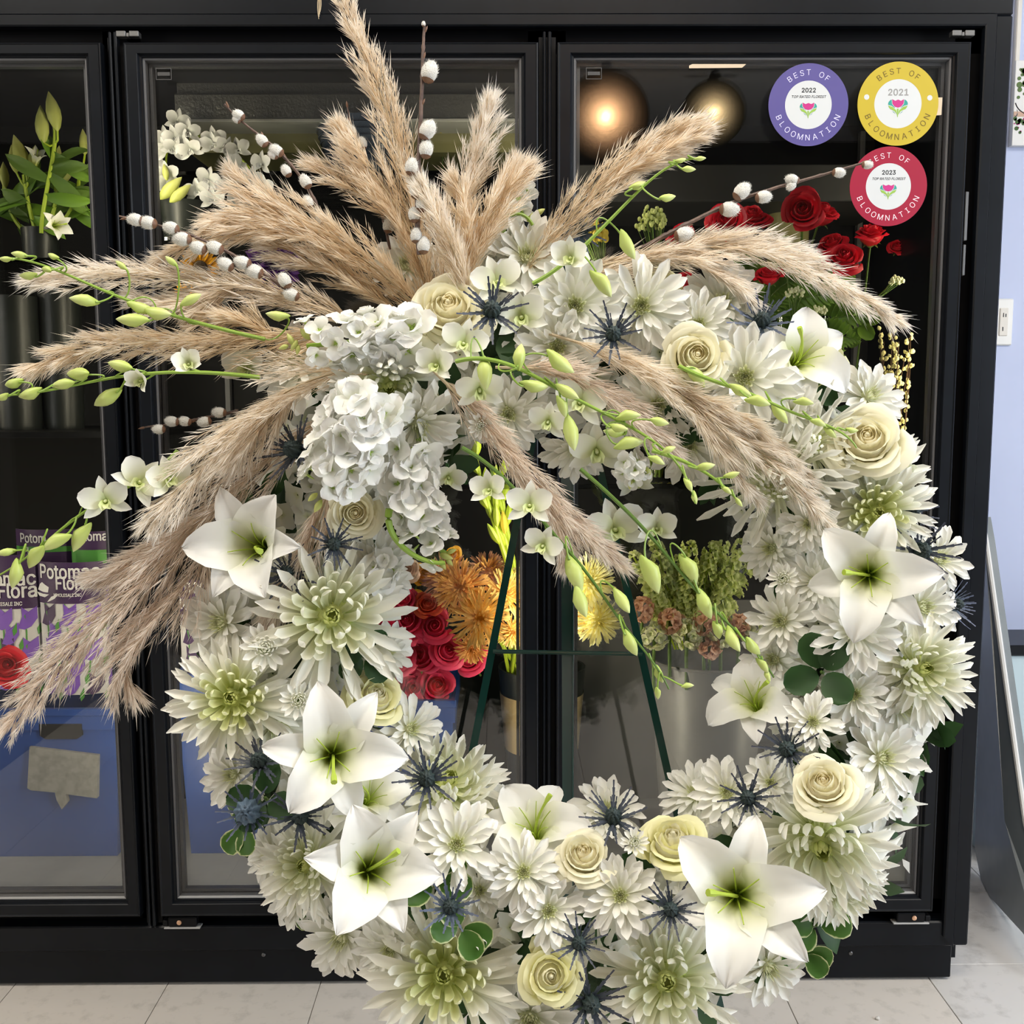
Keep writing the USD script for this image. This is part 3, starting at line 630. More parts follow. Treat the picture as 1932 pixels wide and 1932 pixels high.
def b_lily(seed, th=(16, 22, 58, 88, 112), L=1.22, wide=1.0):
    def b(p):
        g = np.random.default_rng(seed)
        for k in range(6):
            inner = k % 2; j = 7 * g.normal()
            q = petal(L * (1.0 + .05 * g.normal()), (.70 if inner else .50) * wide, [th[0], th[1], th[2] + .4 * j, th[3] + j, th[4] + 2.2 * j], .06, -.50 - .02 * (1 - inner), k * math.pi / 3 + .06 * g.normal(), .42, 'lance', 12, 8, ruf=.024, seed=g.random(), keel=1.2, side=.05 * g.normal())
            mesh(p, 'petal', q[:2], 'lily_petal', along=q[2])
        b_ = .25 + .1 * g.random()
        q = tube(spline([(0, 0, -.5), (.02, .0, -.1), (b_ * .5, -.05, .22), (b_ + .06, -.12, .46)], 14), np.r_[np.full(11, .022), .026, .042, .044], 7)
        mesh(p, 'pistil', q[:2], 'lily_green')
        for k in range(6):
            a = k * math.pi / 3 + .4; q = tube(spline([(.03 * math.cos(a), .03 * math.sin(a), -.45), (.12 * math.cos(a), .12 * math.sin(a), -.05), (.30 * math.cos(a), .30 * math.sin(a), .22)], 8), np.linspace(.014, .007, 8), 5)
            mesh(p, 'filament', q[:2], 'lily_green')
        q = lathe([(-.72, .03), (-.62, .06), (-.5, .09), (-.42, .02)], 8); mesh(p, 'receptacle', q[:2], 'lily_green')
    return b
def thorny(L, Wd, phi, thetas, r0, z0, teeth=4):
    """a stiff bract with spiny teeth down both edges"""
    n = teeth * 2 + 2; u = np.linspace(0, 1, n + 1); th = np.radians(np.interp(u, np.linspace(0, 1, len(thetas)), thetas))
    tm = (th[1:] + th[:-1]) / 2; r = r0 + np.r_[0, np.cumsum(np.sin(tm))] * L / n; z = z0 + np.r_[0, np.cumsum(np.cos(tm))] * L / n
    w = Wd * (1 - .75 * u); w = w * np.where(np.arange(n + 1) % 2 == 1, 1.42, .80); w[-1] = .002
    c, s = math.cos(phi), math.sin(phi); rows = []
    for i in range(n + 1):
        fwd = .085 * L if i % 2 == 1 else 0
        for v, lift, k in ((-1, 0, fwd), (0, -.35 * w[i], 0), (1, 0, fwd)):
            R_ = r[i] + np.sin(th[i]) * k - math.cos(th[i]) * (-lift); Z_ = z[i] + np.cos(th[i]) * k + math.sin(th[i]) * lift; S = v * w[i]
            rows.append((R_ * c - S * s, R_ * s + S * c, Z_))
    f = np.array([[i * 3 + j, (i + 1) * 3 + j, (i + 1) * 3 + j + 1, i * 3 + j + 1] for i in range(n) for j in range(2)])
    return np.array(rows), f, np.repeat(u, 3)
def b_thistle(seed, looks=('thistle_bract', 'thistle_cone'), cone=.20, up=1.0):
    def b(p):
        g = np.random.default_rng(seed)
        s = trimesh.creation.icosphere(3, 1.0); v = np.array(s.vertices)
        bump = 1 + .22 * (np.sin(9 * np.arctan2(v[:, 1], v[:, 0]) + 14 * v[:, 2]) * np.cos(13 * v[:, 2]))
        v = v * bump[:, None] * np.array([cone, cone, cone * 1.35]) + np.array([0, 0, cone * .8])
        mesh(p, 'cone', (v, s.faces), looks[1], True)
        for k in range(12):
            q = thorny(.78 + .22 * g.random(), .056, k * math.tau / 12 + .12 * g.normal(), [74, 66 * up, 72 * up + 10 * g.normal()], .06, -.02, 4)
            mesh(p, 'bract', q[:2], looks[0], along=q[2])
        for k in range(12):
            q = thorny(.50 + .20 * g.random(), .036, k * math.tau / 12 + .26 + .15 * g.normal(), [60, 48 * up, 52 * up + 12 * g.normal()], .06, .02, 3)
            mesh(p, 'bract', q[:2], looks[0], along=q[2])
        q = tube([(0, 0, .02), (0, .02, -.5), (.05, .0, -.9)], .05, 6); mesh(p, 'stem', q[:2], 'thistle_cone')
    return b
def floret_mesh(g, s=1.0):
    out = []
    for k in range(4):
        out.append(petal(1.0, .98, [40, 62, 84 + 9 * g.normal(), 106 + 14 * g.normal()], .05, 0, k * 1.571 + .15 * g.normal(), .16, 'disc', 5, 5, ruf=.055, seed=g.random(), side=.08 * g.normal()))
    for k in range(int(g.integers(1, 4))):
        out.append(petal(.72, .74, [26, 40, 66 + 16 * g.normal()], .05, .05, k * 2.1 + .6 + .4 * g.normal(), .3, 'disc', 4, 4, ruf=.08, seed=g.random()))
    return cat(out)
def orchid_bloom(p, looks=('orchid_petal', 'orchid_lip'), g=None, open_=1.0):
    g = g or np.random.default_rng(1)
    for k in range(3):
        q = petal(1.0, .46, [46, 66 * open_, 84 * open_, 96 * open_ + 8 * g.normal()], .03, -.12, math.pi / 2 + k * math.tau / 3 + .05 * g.normal(), .25, 'lance', 6, 4); mesh(p, 'petal', q[:2], looks[0], along=q[2])
    for k in (-1, 1):
        q = petal(1.0, .82, [46, 64 * open_, 80 * open_, 94 * open_ + 8 * g.normal()], .03, -.06, math.pi / 2 + k * math.pi / 3 * 1.05, .18, 'disc', 6, 5, ruf=.02, seed=g.random()); mesh(p, 'petal', q[:2], looks[0], along=q[2])
    q = cat([petal(.55, .34, [20, 10, 40, 90], .03, -.05, -math.pi / 2 + a, .8, 'round', 5, 4) for a in (-.5, .5)]); mesh(p, 'lip', q[:2], looks[1], along=q[2])
    q = lathe([(-.30, .02), (-.15, .07), (.05, .08), (.22, .06), (.26, .001)], 8); mesh(p, 'column', q[:2], looks[1], along=q[2])
def b_orchid(seed, open_=1.0): return lambda p: orchid_bloom(p, g=np.random.default_rng(seed), open_=open_)
def bud_mesh(L, Rm, n=10, spur=True):
    """a plump pointed bud along +z from its base at the origin, with a chin on one side"""
    pr = [(0, .12), (.06, .38), (.18, .72), (.36, 1.0), (.58, .92), (.78, .62), (.92, .28), (1.0, .02)]
    v, f, a = lathe([(z * L, r * Rm) for z, r in pr], n)
    if spur:
        ch = np.clip(1 - v[:, 2] / (.35 * L), 0, 1); v = v.copy(); v[:, 0] += ch * Rm * .55; v[:, 2] -= ch * np.maximum(v[:, 0], 0) * .6
    v[:, 0] *= 1 + .06 * np.cos(3 * np.arctan2(v[:, 1], v[:, 0] + 1e-9))
    return v, f, a
def b_leafsprig(seed, look_='leaf_variegated', n=4, wd=.85):
    def b(p):
        g = np.random.default_rng(seed)
        for k in range(n):
            q = petal(.95, wd, [62 + 12 * g.normal(), 76, 92 + 12 * g.normal()], .12, -.05 * k, k * math.tau / n + .3 * g.normal(), .2, 'disc', 8, 6, ruf=.03, seed=g.random())
            U = q[2].reshape(9, 7); V = np.abs(np.linspace(-1, 1, 7))[None, :].repeat(9, 0); e = np.maximum(V ** 1.5 * (.85 + .2 * g.random((9, 7))), np.where(U > .88, .75 + 2.0 * (U - .88), 0))
            mesh(p, 'leaf', q[:2], look_, along=np.clip(e, 0, 1).ravel())
        q = tube([(0, 0, 0), (0, 0, -.4)], .05, 6); mesh(p, 'stem', q[:2], 'leaf_mid', along=q[2])
    return b

# ------------------------------------------------------------------ the wreath's plane and the easel that carries it
def YP(py): return -0.47 - 0.20 * (py - 560) / 1372.0           # the wreath leans back on its easel
RC, RR_ = np.array([1080., 1215.]), 545.0
ea = xf(W, 'wire_easel', label='dark green wire easel with a crossbar behind the wreath', category='easel')
def leg_line(px0, py0, px1, py1, look_='easel_green', name='leg', w=.0105):
    A, B = at(px0, py0, YP(py0) + .085), at(px1, py1, YP(py1) + .085); d = B - A; k = (0 - A[2]) / d[2]; C = A + d * k
    k0 = (at(1059, 560, YP(560) + .085)[2] - A[2]) / d[2]; S = A + d * k0
    t = (C - S) / np.linalg.norm(C - S); x = np.cross(t, [0, 1, 0]); x /= np.linalg.norm(x); y = np.cross(x, t)
    q = [(-.5, 0), (.5, 0), (.5, .12), (.12, .16), (.12, .8), (-.12, .8), (-.12, .16), (-.5, .12)]       # T-section bar
    ring = lambda P: np.array([P + x * a * w + y * b_ * w for a, b_ in q])
    v = np.vstack([ring(S), ring(C)]); n = 8
    f = np.array([[i, (i + 1) % n, n + (i + 1) % n, n + i] for i in range(n)]); f = np.vstack([f[:, [0, 1, 2]], f[:, [0, 2, 3]]])
    m = trimesh.Trimesh(v, np.vstack([f, [[0, i + 1, i] for i in range(1, 7)], [[n, n + i, n + i + 1] for i in range(1, 7)]]), process=False); trimesh.repair.fix_normals(m)
    mesh(ea, name, (m.vertices, m.faces), look_)
    return S, C
S1, C1 = leg_line(979, 965, 895, 1400); S2, C2 = leg_line(1131, 880, 1265, 1480)
A, B = at(1070, 900, -.33), at(1071, 1470, -.17); d = B - A; C3 = A + d * (-A[2] / d[2]); S3 = A - d * .62
mesh(ea, 'rear_leg', cat([box(-.0095, .0095, 0, .0018, 0, 1), box(.0078, .0095, -.012, 0, 0, 1)])[:2], 'easel_green')
_r = stage.GetPrimAtPath(ea + '/rear_leg'); _t = S3 - C3
UsdGeom.Xformable(_r).AddTransformOp().Set(Gf.Matrix4d(1, 0, 0, 0, 0, 1, 0, 0, *_t, 0, *C3, 1))
A, B = at(930, 1229, YP(1229) + .078), at(1212, 1234, YP(1234) + .078)
mesh(ea, 'crossbar', tube([A, (A + B) / 2, B], .0030, 8)[:2], 'easel_green')
mesh(ea, 'apex_plate', tube([S1, (S1 + S2) / 2, S2, S3], .008, 8)[:2], 'easel_green')
Cc = at(*RC, YP(RC[1]) + .02); R3 = RR_ * px2m(Cc)
def torus_pt(phi, psi, r): # phi round the ring, psi round the tube (0 = outwards, pi/2 = to the viewer)
    e = np.array([math.cos(phi), 0, math.sin(phi)]); lean = np.array([0, .20 / 1372 / px2m(Cc) * math.sin(phi), 0]) * 1.0
    return Cc + e * R3 + lean * R3 + r * (e * math.cos(psi) + np.array([0, -1, 0]) * math.sin(psi)), e * math.cos(psi) + np.array([0, -1.0, 0]) * math.sin(psi)
wb = xf(W, 'wreath_base', label='green foam ring under the wreath flowers with filler blossoms', category='wreath base')
v = np.array([torus_pt(i * math.tau / 64, j * math.tau / 16, .062)[0] for i in range(64) for j in range(16)])
f = np.array([[i * 16 + j, ((i + 1) % 64) * 16 + j, ((i + 1) % 64) * 16 + (j + 1) % 16, i * 16 + (j + 1) % 16] for i in range(64) for j in range(16)])
mesh(wb, 'foam_ring', (v, f), 'foam_green', True)
g = np.random.default_rng(11); out, lv = [], []
for k in range(1500):
    P, n = torus_pt(g.random() * math.tau, g.uniform(-.5, math.pi + .5), .062 + .035 * g.random()); M_ = frame_z(n + .5 * g.normal(size=3), g.random() * 6.3)
    if k % 6 == 0:
        q = petal(.055, .030, [40, 60, 80], .0, 0, 0, .2, 'lance', 4, 2); lv.append((P + q[0] @ M_.T, q[1], q[2]))
    else:
        q = [petal(.024, .024, [60, 78, 95], .001, 0, a * 1.57, .2, 'disc', 2, 2) for a in range(4)]; q = cat(q); out.append((P + q[0] @ M_.T, q[1], q[2]))
q = cat(out); mesh(wb, 'filler_blossoms', q[:2], 'daisy_petal', along=q[2], kind='stuff')
q = cat(lv); mesh(wb, 'filler_leaves', q[:2], 'leaf_dark', along=q[2], kind='stuff')

def face_dir(P, dx, dy):
    c = EYE - P; c = c / np.linalg.norm(c); m = math.sqrt(max(.02, 1 - dx * dx - dy * dy)); return c * m + RI * dx + UP * dy
def wreath_y(px, py, fwd):
    s = (np.hypot(*(np.array([px, py]) - RC)) - RR_) / 215.0; s = min(1.0, abs(s))
    return YP(py) - .115 * math.sqrt(1 - .85 * s * s) - fwd / 100.0
KIND = {}
for i in range(4): KIND['F%d' % i] = (b_football(20 + i, ('mum_petal', 'mum_green' if i == 1 else 'mum_inner', 'mum_heart')), 'chrysanthemum', 'chrysanthemum', 'white chrysanthemums in the wreath')
for i in range(4): KIND['C%d' % i] = (b_daisy(40 + i, n=(24 + 2 * i, 15 + i), wide=1.05 - .06 * i), 'daisy_chrysanthemum', 'chrysanthemum', 'white daisy chrysanthemums in the wreath')
for i in range(2): KIND['S%d' % i] = (b_spider(60 + i), 'spider_chrysanthemum', 'chrysanthemum', 'white chrysanthemums in the wreath')
for i in range(2): KIND['B%d' % i] = (b_button(70 + i), 'button_chrysanthemum', 'chrysanthemum', 'half-open white button chrysanthemums')
for i in range(2): KIND['R%d' % i] = (b_rose(80 + i), 'rose', 'rose', 'cream and yellow roses in the wreath')
for i in range(2): KIND['Y%d' % i] = (b_rose(84 + i, ('rose_yellow', 'rose_cream'), 22), 'rose', 'rose', 'cream and yellow roses in the wreath')
KIND['L0'] = (b_lily(90, (12, 18, 46, 84, 124), 1.28), 'lily', 'lily', 'white lilies in the wreath')
KIND['L1'] = (b_lily(91, (12, 16, 34, 62, 96), 1.3, 1.12), 'lily', 'lily', 'white lilies in the wreath')
KIND['L2'] = (b_lily(93, (14, 24, 66, 92, 118), 1.2, 1.1), 'lily', 'lily', 'white lilies in the wreath')
for i in range(3): KIND['T%d' % i] = (b_thistle(100 + i), 'sea_holly', 'sea holly', 'blue-grey sea holly thistles')
KIND['T3'] = (b_thistle(105, ('thistle_bract_blue', 'thistle_cone_blue'), .34), 'sea_holly', 'sea holly', 'blue-grey sea holly thistles')
KIND['T4'] = (b_thistle(106, ('thistle_bract_blue', 'thistle_cone'), .18, .75), 'sea_holly', 'sea holly', 'blue-grey sea holly thistles')
KIND['G0'] = (b_leafsprig(110), 'leaf_sprig', 'leaves', 'leaf sprigs among the wreath flowers')
KIND['G1'] = (b_leafsprig(111, 'leaf_dark', 4, .8), 'leaf_sprig', 'leaves', 'leaf sprigs among the wreath flowers')
KIND['O0'] = (b_orchid(120), 'orchid_bloom', 'orchid', 'single orchid blooms in the wreath')
KIND['O1'] = (b_orchid(121, .72), 'orchid_bloom', 'orchid', 'single orchid blooms in the wreath')

# kind, pixel, radius in pixels, facing (sideways, up), how many centimetres it stands forward, label
FL = [
('L1', 478, 1030, 128, -.38, .10, 1, 'white lily opening beside the lowest pampas plume, green pistil drooping'),
('T0', 630, 1027, 50, .05, .05, 4, 'dark sea holly thistle under the small peach-hearted rose'),
('T1', 545, 1085, 62, -.2, .2, 1, 'dark sea holly thistle half hidden by a short pampas plume'),
('T2', 560, 850, 70, -.5, .2, 1, 'dark sea holly thistle poking out beside the big white stock'),
('C0', 418, 1175, 78, -.5, -.05, -1, 'white daisy chrysanthemum under the shaded lily at the outer edge'),
('F0', 625, 1162, 142, .06, .05, 2, 'large spiky chrysanthemum with dark green heart above the open lily'),
('B0', 500, 1222, 50, 0, .1, 3, 'small half-open green-hearted chrysanthemum above the yellow-green football mum'),
('F1', 438, 1318, 112, -.15, .02, 3, 'yellow-green incurved football chrysanthemum at the outer edge'),
('B1', 563, 1322, 38, 0, .05, 3, 'tiny button chrysanthemum between football mum and open lily'),
('C1', 520, 1370, 88, .2, -.3, -2, 'long-petalled white chrysanthemum tucked under the tiny button mum'),
('L0', 628, 1425, 138, .02, .02, 6, 'wide open white lily star with green throat facing forward'),
('C1', 440, 1462, 62, -.5, -.1, 0, 'small white chrysanthemum above the cluster of three thistles'),
('C2', 774, 1376, 64, .4, .12, 1, 'white chrysanthemum on the inner rim beside the open lily star'),
('Y0', 714, 1308, 58, .3, .5, 2, 'pale greenish rose bud behind the open lily star'),
('F2', 845, 1478, 112, .2, .62, 1, 'white chrysanthemum with petals curling up on the inner rim'),
('T0', 806, 1470, 64, -.05, .15, 7, 'sea holly thistle in front of the upcurled white chrysanthemum'),
('T1', 492, 1440, 62, -.3, .45, 4, 'sea holly thistle with spikes rising beside the open lily petal'),
('T3', 470, 1532, 58, -.15, .05, 5, 'blue sea holly with large studded cone at the outer edge'),
('T2', 566, 1540, 64, .0, .05, 5, 'sea holly thistle beside the large studded blue one'),
('G1', 500, 1505, 62, -.2, .2, 2, 'dark green leaves behind the studded blue sea holly'),
('G0', 458, 1560, 48, -.4, -.2, 1, 'variegated leaves under the studded blue sea holly'),
('F3', 575, 1632, 92, -.3, -.1, 1, 'green-hearted chrysanthemum at the lower outer edge beside trumpet lily'),
('C3', 512, 1612, 56, -.62, 0, -2, 'white chrysanthemum seen from its side below the two thistles'),
('C0', 560, 1695, 62, -.5, -.35, -2, 'cream chrysanthemum with drooping petals below the green-hearted one'),
('L1', 700, 1640, 142, .12, .06, 7, 'deep trumpet lily beside the variegated leaves'),
('L2', 700, 1500, 86, .3, .5, 3, 'half-hidden lily with a curled petal above the trumpet lily'),
('C1', 645, 1768, 80, -.3, -.45, 0, 'white chrysanthemum hanging below the trumpet lily'),
('G0', 598, 1742, 38, -.5, -.4, -1, 'small variegated leaf peeping out below the outer edge'),
('C2', 862, 1594, 80, 0, .1, 6, 'clean white daisy chrysanthemum between trumpet lily and upright lily'),
('C3', 988, 1645, 68, 0, .02, 5, 'daisy chrysanthemum with drooping lower petals under the upright lily'),
('C0', 1035, 1718, 66, .05, -.1, 4, 'daisy chrysanthemum below the peach-hearted rose'),
('C1', 1170, 1690, 72, .0, .0, 5, 'flat white daisy chrysanthemum between peach rose and tall rose'),
('L2', 1008, 1556, 112, -.1, .62, 4, 'upright white lily with a tall pointed petal on the inner rim'),
('C2', 930, 1545, 70, .1, .45, 0, 'white chrysanthemum behind the upright lily on the inner rim'),
('R0', 1100, 1606, 57, -.05, .60, 7, 'peach-hearted cream rose above the flat daisy'),
('Y1', 1270, 1575, 70, -.05, .74, 6, 'tall pale yellow rose on the inner rim with smooth cup'),
('Y0', 1040, 1842, 62, .1, -.1, 6, 'yellow rose with ruffled oval heart at the very bottom'),
('R1', 1553, 1472, 64, -.05, .52, 10, 'cream rose with tight spiral above the drooping large chrysanthemum'),
('B0', 1197, 1590, 29, .1, .3, 7, 'tiny tight button bud between peach rose and tall yellow rose'),
('T2', 1157, 1545, 62, .0, .5, 7, 'sea holly thistle rising beside the tall yellow rose'),
('C1', 1145, 1530, 66, .1, .6, 1, 'white chrysanthemum behind the thistle on the inner rim'),
('T4', 850, 1712, 64, .0, .1, 8, 'bluish sea holly lying on the variegated leaves'),
('T0', 1266, 1716, 56, .0, .05, 8, 'sea holly thistle beside the huge trumpet lily'),
('T1', 1092, 1780, 52, .05, .1, 8, 'sea holly thistle above the bottom yellow rose'),
('T2', 1112, 1890, 70, .2, -.3, 5, 'drooping dark sea holly at the bottom edge of the wreath'),
('T1', 1412, 1506, 56, -.1, .1, 7, 'sea holly thistle between the two roses of the lower ring'),
('T0', 1486, 1415, 60, -.1, .2, 6, 'almost black sea holly above the spiral cream rose'),
('G0', 822, 1665, 62, .1, .3, 4, 'variegated leaves above the bluish sea holly'),
('G0', 870, 1752, 55, .1, -.2, 4, 'variegated leaves below the bluish sea holly'),
('F1', 838, 1838, 138, -.05, -.12, 3, 'large green-hearted football chrysanthemum at the bottom, beside yellow rose'),
('F0', 1258, 1850, 132, .05, -.1, 3, 'large green-hearted chrysanthemum at the bottom under the sea holly'),
('C3', 735, 1790, 66, -.2, -.3, 1, 'white chrysanthemum behind the bottom football mum'),
('C0', 905, 1680, 50, .1, 0, 2, 'small white chrysanthemum beside the bluish sea holly'),
('C2', 1000, 1920, 90, .0, -.4, -1, 'white chrysanthemum cut off by the lower picture edge'),
('L0', 1392, 1690, 158, .04, -.02, 8, 'huge white lily with long green pistil near the foot'),
('G0', 1542, 1745, 55, .3, .1, -1, 'round variegated leaves beside the huge lily, upper pair'),
('G0', 1520, 1800, 45, .2, -.3, 0, 'round green leaf with white rim under the huge lily'),
('C1', 1450, 1825, 70, .3, -.45, -1, 'white chrysanthemum hanging behind the huge lily'),
('F2', 1548, 1592, 138, .12, -.45, 3, 'large drooping white chrysanthemum below the spiral cream rose'),
('F3', 1590, 1660, 92, .4, -.4, 1, 'white chrysanthemum with green heart beneath the large drooping one'),
('C2', 1372, 1496, 64, -.1, .1, 3, 'white daisy chrysanthemum on the inner rim behind a thistle'),
('C3', 1312, 1500, 66, -.25, .55, -1, 'white chrysanthemum with raised petals beside tall yellow rose'),
('C0', 1455, 1478, 52, -.1, .1, 3, 'small white chrysanthemum between two thistles'),
('C1', 1665, 1430, 78, .45, .0, 2, 'white chrysanthemum on the outer edge beside spiral cream rose'),
('C3', 1650, 1500, 70, .55, -.3, 0, 'cream-white chrysanthemum on the outer edge below its neighbour'),
('C2', 1534, 1362, 52, -.05, .1, 6, 'small neat daisy chrysanthemum with green button above the dark thistle'),
('L2', 1420, 1318, 96, -.25, .55, 4, 'lily opening upward on the inner rim beside the dark leaves'),
('C0', 1612, 1310, 58, .1, .05, 3, 'cream-centred chrysanthemum below the dark green leaves'),
('G1', 1550, 1268, 66, -.1, .05, 4, 'dark green leaves on the inner half beside cream chrysanthemum'),
('F3', 1740, 1262, 100, .38, .03, 3, 'yellow-hearted chrysanthemum on the outer edge facing sideways'),
('C1', 1700, 1330, 85, .5, -.35, 0, 'white chrysanthemum with long petals below the yellow-hearted one'),
('C3', 1614, 1192, 78, .05, .0, 5, 'cream-white chrysanthemum with crowded centre under the star lily'),
('C2', 1474, 1172, 64, -.3, .0, 3, 'white daisy chrysanthemum on the inner rim at mid height'),
('C0', 1460, 1245, 60, -.35, 0, 1, 'white chrysanthemum above the upward-opening lily'),
('C1', 1740, 1145, 72, .5, .0, 1, 'white chrysanthemum on the outer edge under the star lily'),
('L0', 1640, 1085, 128, .02, -.02, 7, 'white lily star on the outer half of the ring with curled pistil'),
('B1', 1478, 1092, 32, -.1, .1, 5, 'tight round button chrysanthemum on the inner rim'),
('C3', 1540, 1100, 62, -.1, .0, 2, 'pale cream blossom beside the tight button mum'),
('C2', 1772, 1055, 60, .45, .1, -1, 'white daisy chrysanthemum behind the spiky outer thistle'),
('T1', 1735, 1040, 66, .35, .05, 4, 'dark sea holly in front of the outer white daisy'),
('T4', 1716, 968, 58, .45, .15, 3, 'fine-spined sea holly on the outer edge above the outer white daisy'),
('T4', 1795, 1140, 52, .75, .0, 1, 'blue sea holly jutting out from the outer edge'),
('F1', 1655, 965, 98, .15, -.05, 4, 'incurved chrysanthemum right under the big cream rose'),
('F2', 1668, 885, 92, .55, .2, 1, 'white chrysanthemum with petals spread outward beside big cream rose'),
('R1', 1636, 822, 76, .08, .38, 7, 'big cream rose with ruffled heart on the outer edge'),
('C0', 1640, 748, 66, .5, .35, 1, 'white daisy chrysanthemum at the outer edge above the big cream rose'),
('S0', 1462, 905, 138, -.08, -.25, 3, 'large spidery chrysanthemum under the long pampas plume'),
('S1', 1528, 838, 102, .1, -.05, 2, 'spidery yellow-centred chrysanthemum below the orchid bud spray'),
('C1', 1525, 988, 52, .0, -.1, 4, 'small white daisy at the tip of the long pampas plume'),
('C2', 1455, 1035, 58, -.4, .0, 1, 'white chrysanthemum on the inner rim below the large spidery one'),
('C3', 1492, 778, 54, .1, .1, 3, 'white daisy chrysanthemum behind the orchid bud spray'),
('C0', 1405, 712, 92, .0, .05, 4, 'large many-petalled white chrysanthemum beside the spiral yellow rose'),
('R0', 1316, 668, 66, .15, .2, 7, 'yellow-cream rose with tight spiral near the top of ring'),
('L2', 1515, 672, 105, .35, .35, 5, 'white lily with backswept petals on the top outer shoulder'),
('Y1', 1560, 695, 62, .5, -.1, 1, 'pale yellow rose half hidden behind the backswept lily'),
('G1', 1545, 725, 42, .2, -.1, 2, 'green leaf under the backswept lily'),
('T4', 1437, 608, 68, .05, .4, 5, 'steel-blue sea holly with fine spines behind backswept lily'),
('C1', 1362, 572, 76, .05, .25, 3, 'white daisy chrysanthemum beside the steel-blue sea holly'),
('C2', 1318, 612, 62, .0, .1, 3, 'white daisy chrysanthemum above the spiral yellow-cream rose'),
('Y0', 1245, 545, 48, .1, .4, 2, 'ruffled pale yellow rose at the top behind the chrysanthemums'),
('C3', 1210, 578, 88, .0, .1, 4, 'large white chrysanthemum at the top between thistle and yellow rose'),
('C0', 1085, 578, 88, -.02, .1, 5, 'large white daisy chrysanthemum at the top under the orchid bud'),
('C1', 1052, 655, 76, -.05, -.1, 3, 'cream-white chrysanthemum under the large top daisy'),
('C2', 995, 485, 84, .0, .4, 2, 'bright white chrysanthemum at the top amid pampas plumes'),
('C2', 768, 502, 66, -.1, .45, 1, 'white chrysanthemum behind the big peach-cream rose'),
('R1', 845, 572, 80, -.03, .46, 8, 'big peach-cream rose at the crown below the pampas'),
('T2', 928, 588, 66, .05, .3, 8, 'sea holly thistle beside the big crown rose'),
('T0', 1157, 632, 58, .05, .25, 8, 'sea holly thistle between the top chrysanthemums'),
('T4', 1095, 436, 62, .05, .35, 3, 'sea holly thistle at the foot of the upper pampas plume'),
('T1', 510, 648, 42, -.4, .1, 4, 'thistle spike lost among plumes beside the upper white stock'),
('F3', 735, 725, 98, .0, -.42, 4, 'incurved green-white football chrysanthemum under the upper stock'),
('C3', 790, 800, 78, .25, -.5, 2, 'white chrysanthemum petals spreading below the incurved one'),
('C0', 562, 690, 80, -.35, .35, 2, 'white daisy chrysanthemum behind the sweeping pampas base'),
('R0', 670, 968, 52, .05, .0, 4, 'small rose with peach spiral beside the hanging white stock'),
('C2', 716, 1070, 66, .3, .1, 0, 'soft white blossom on the inner rim under hanging stock'),
('C1', 726, 1232, 58, .5, .0, 0, 'white chrysanthemum on the inner rim beside the spiky large one'),
('G1', 690, 1240, 52, .3, -.1, 1, 'green leaves on the inner rim under the spiky large chrysanthemum'),
('B1', 908, 803, 27, .0, -.1, 6, 'round tight white button bud below the orchid spray'),
('C3', 1240, 765, 78, .0, -.1, 1, 'white blossom cluster under the pampas in the crown'),
('C1', 1300, 840, 72, .1, -.2, 0, 'white blossom hanging over the inner rim beside orchid buds'),
('C0', 960, 780, 70, -.1, -.2, 1, 'white blossom behind the short downward pampas plume'),
('C2', 1085, 845, 62, .0, -.3, 0, 'white blossom at the inner top edge before the easel'),
('G1', 1300, 790, 45, .1, -.1, 1, 'dark leaves beside the pampas over the inner edge'),
('G1', 720, 830, 50, .1, .0, 0, 'dark green leaves between the two hanging stocks'),
('O0', 875, 650, 52, -.05, .15, 8, 'green-white orchid bloom under the big crown rose'),
('O1', 825, 690, 48, -.3, .1, 8, 'orchid bloom with folded petals below the crown rose'),
('O0', 905, 735, 52, .05, -.35, 7, 'white orchid bloom hanging under the orchid bud spray'),
('O0', 938, 535, 56, .1, .3, 6, 'white orchid bloom with blunt petals behind the crown thistle'),
('O1', 985, 600, 62, -.1, .1, 6, 'broad white orchid petals beside the large top daisy'),
('O1', 470, 695, 56, -.45, .1, 3, 'white orchid bloom at the root of the middle bud spray'),
('O0', 1095, 760, 58, -.1, .0, 5, 'white orchid bloom under the bud spray in the crown'),
('O0', 1035, 795, 44, -.2, -.3, 6, 'small white orchid bloom above the downward pampas'),
('O0', 1125, 850, 62, .1, -.3, 4, 'broad white orchid bloom hanging at the inner top edge'),
('O1', 1195, 905, 44, .2, -.4, 4, 'drooping white orchid bloom beside the hanging bud stem'),
('O0', 1160, 1000, 66, .15, .0, 5, 'big round-petalled orchid bloom hanging inside the ring'),
('O1', 1240, 1000, 48, .0, .2, 6, 'orchid bloom with curled horn hanging inside the ring'),
('O1', 845, 900, 40, .2, -.3, 2, 'pale orchid bloom at the tip of the hanging stock'),
]
for k, (kd, px, py, r, dx, dy, fw_, lab) in enumerate(FL):
    b_, nm, ct, gr = KIND[kd]
    Y = wreath_y(px, py, fw_)
    if py < 900: Y -= .02
    P = at(px, py, Y); s = r * px2m(P) * {'F': 1.13, 'C': 1.17, 'L': 1.04, 'R': 1.06, 'Y': 1.06, 'T': 1.12, 'S': 1.1, 'B': 1.05, 'G': 1.1, 'O': 1.0}[kd[0]]
    R = frame_z(face_dir(P, dx, dy), (k * 2.39) % 6.28 if kd[0] not in 'O' else .3 * math.sin(k))
    if kd[0] in 'RY': P = P - R[:, 2] * s * .1
    place(kd, b_, nm, P, R, s, lab, ct, gr)

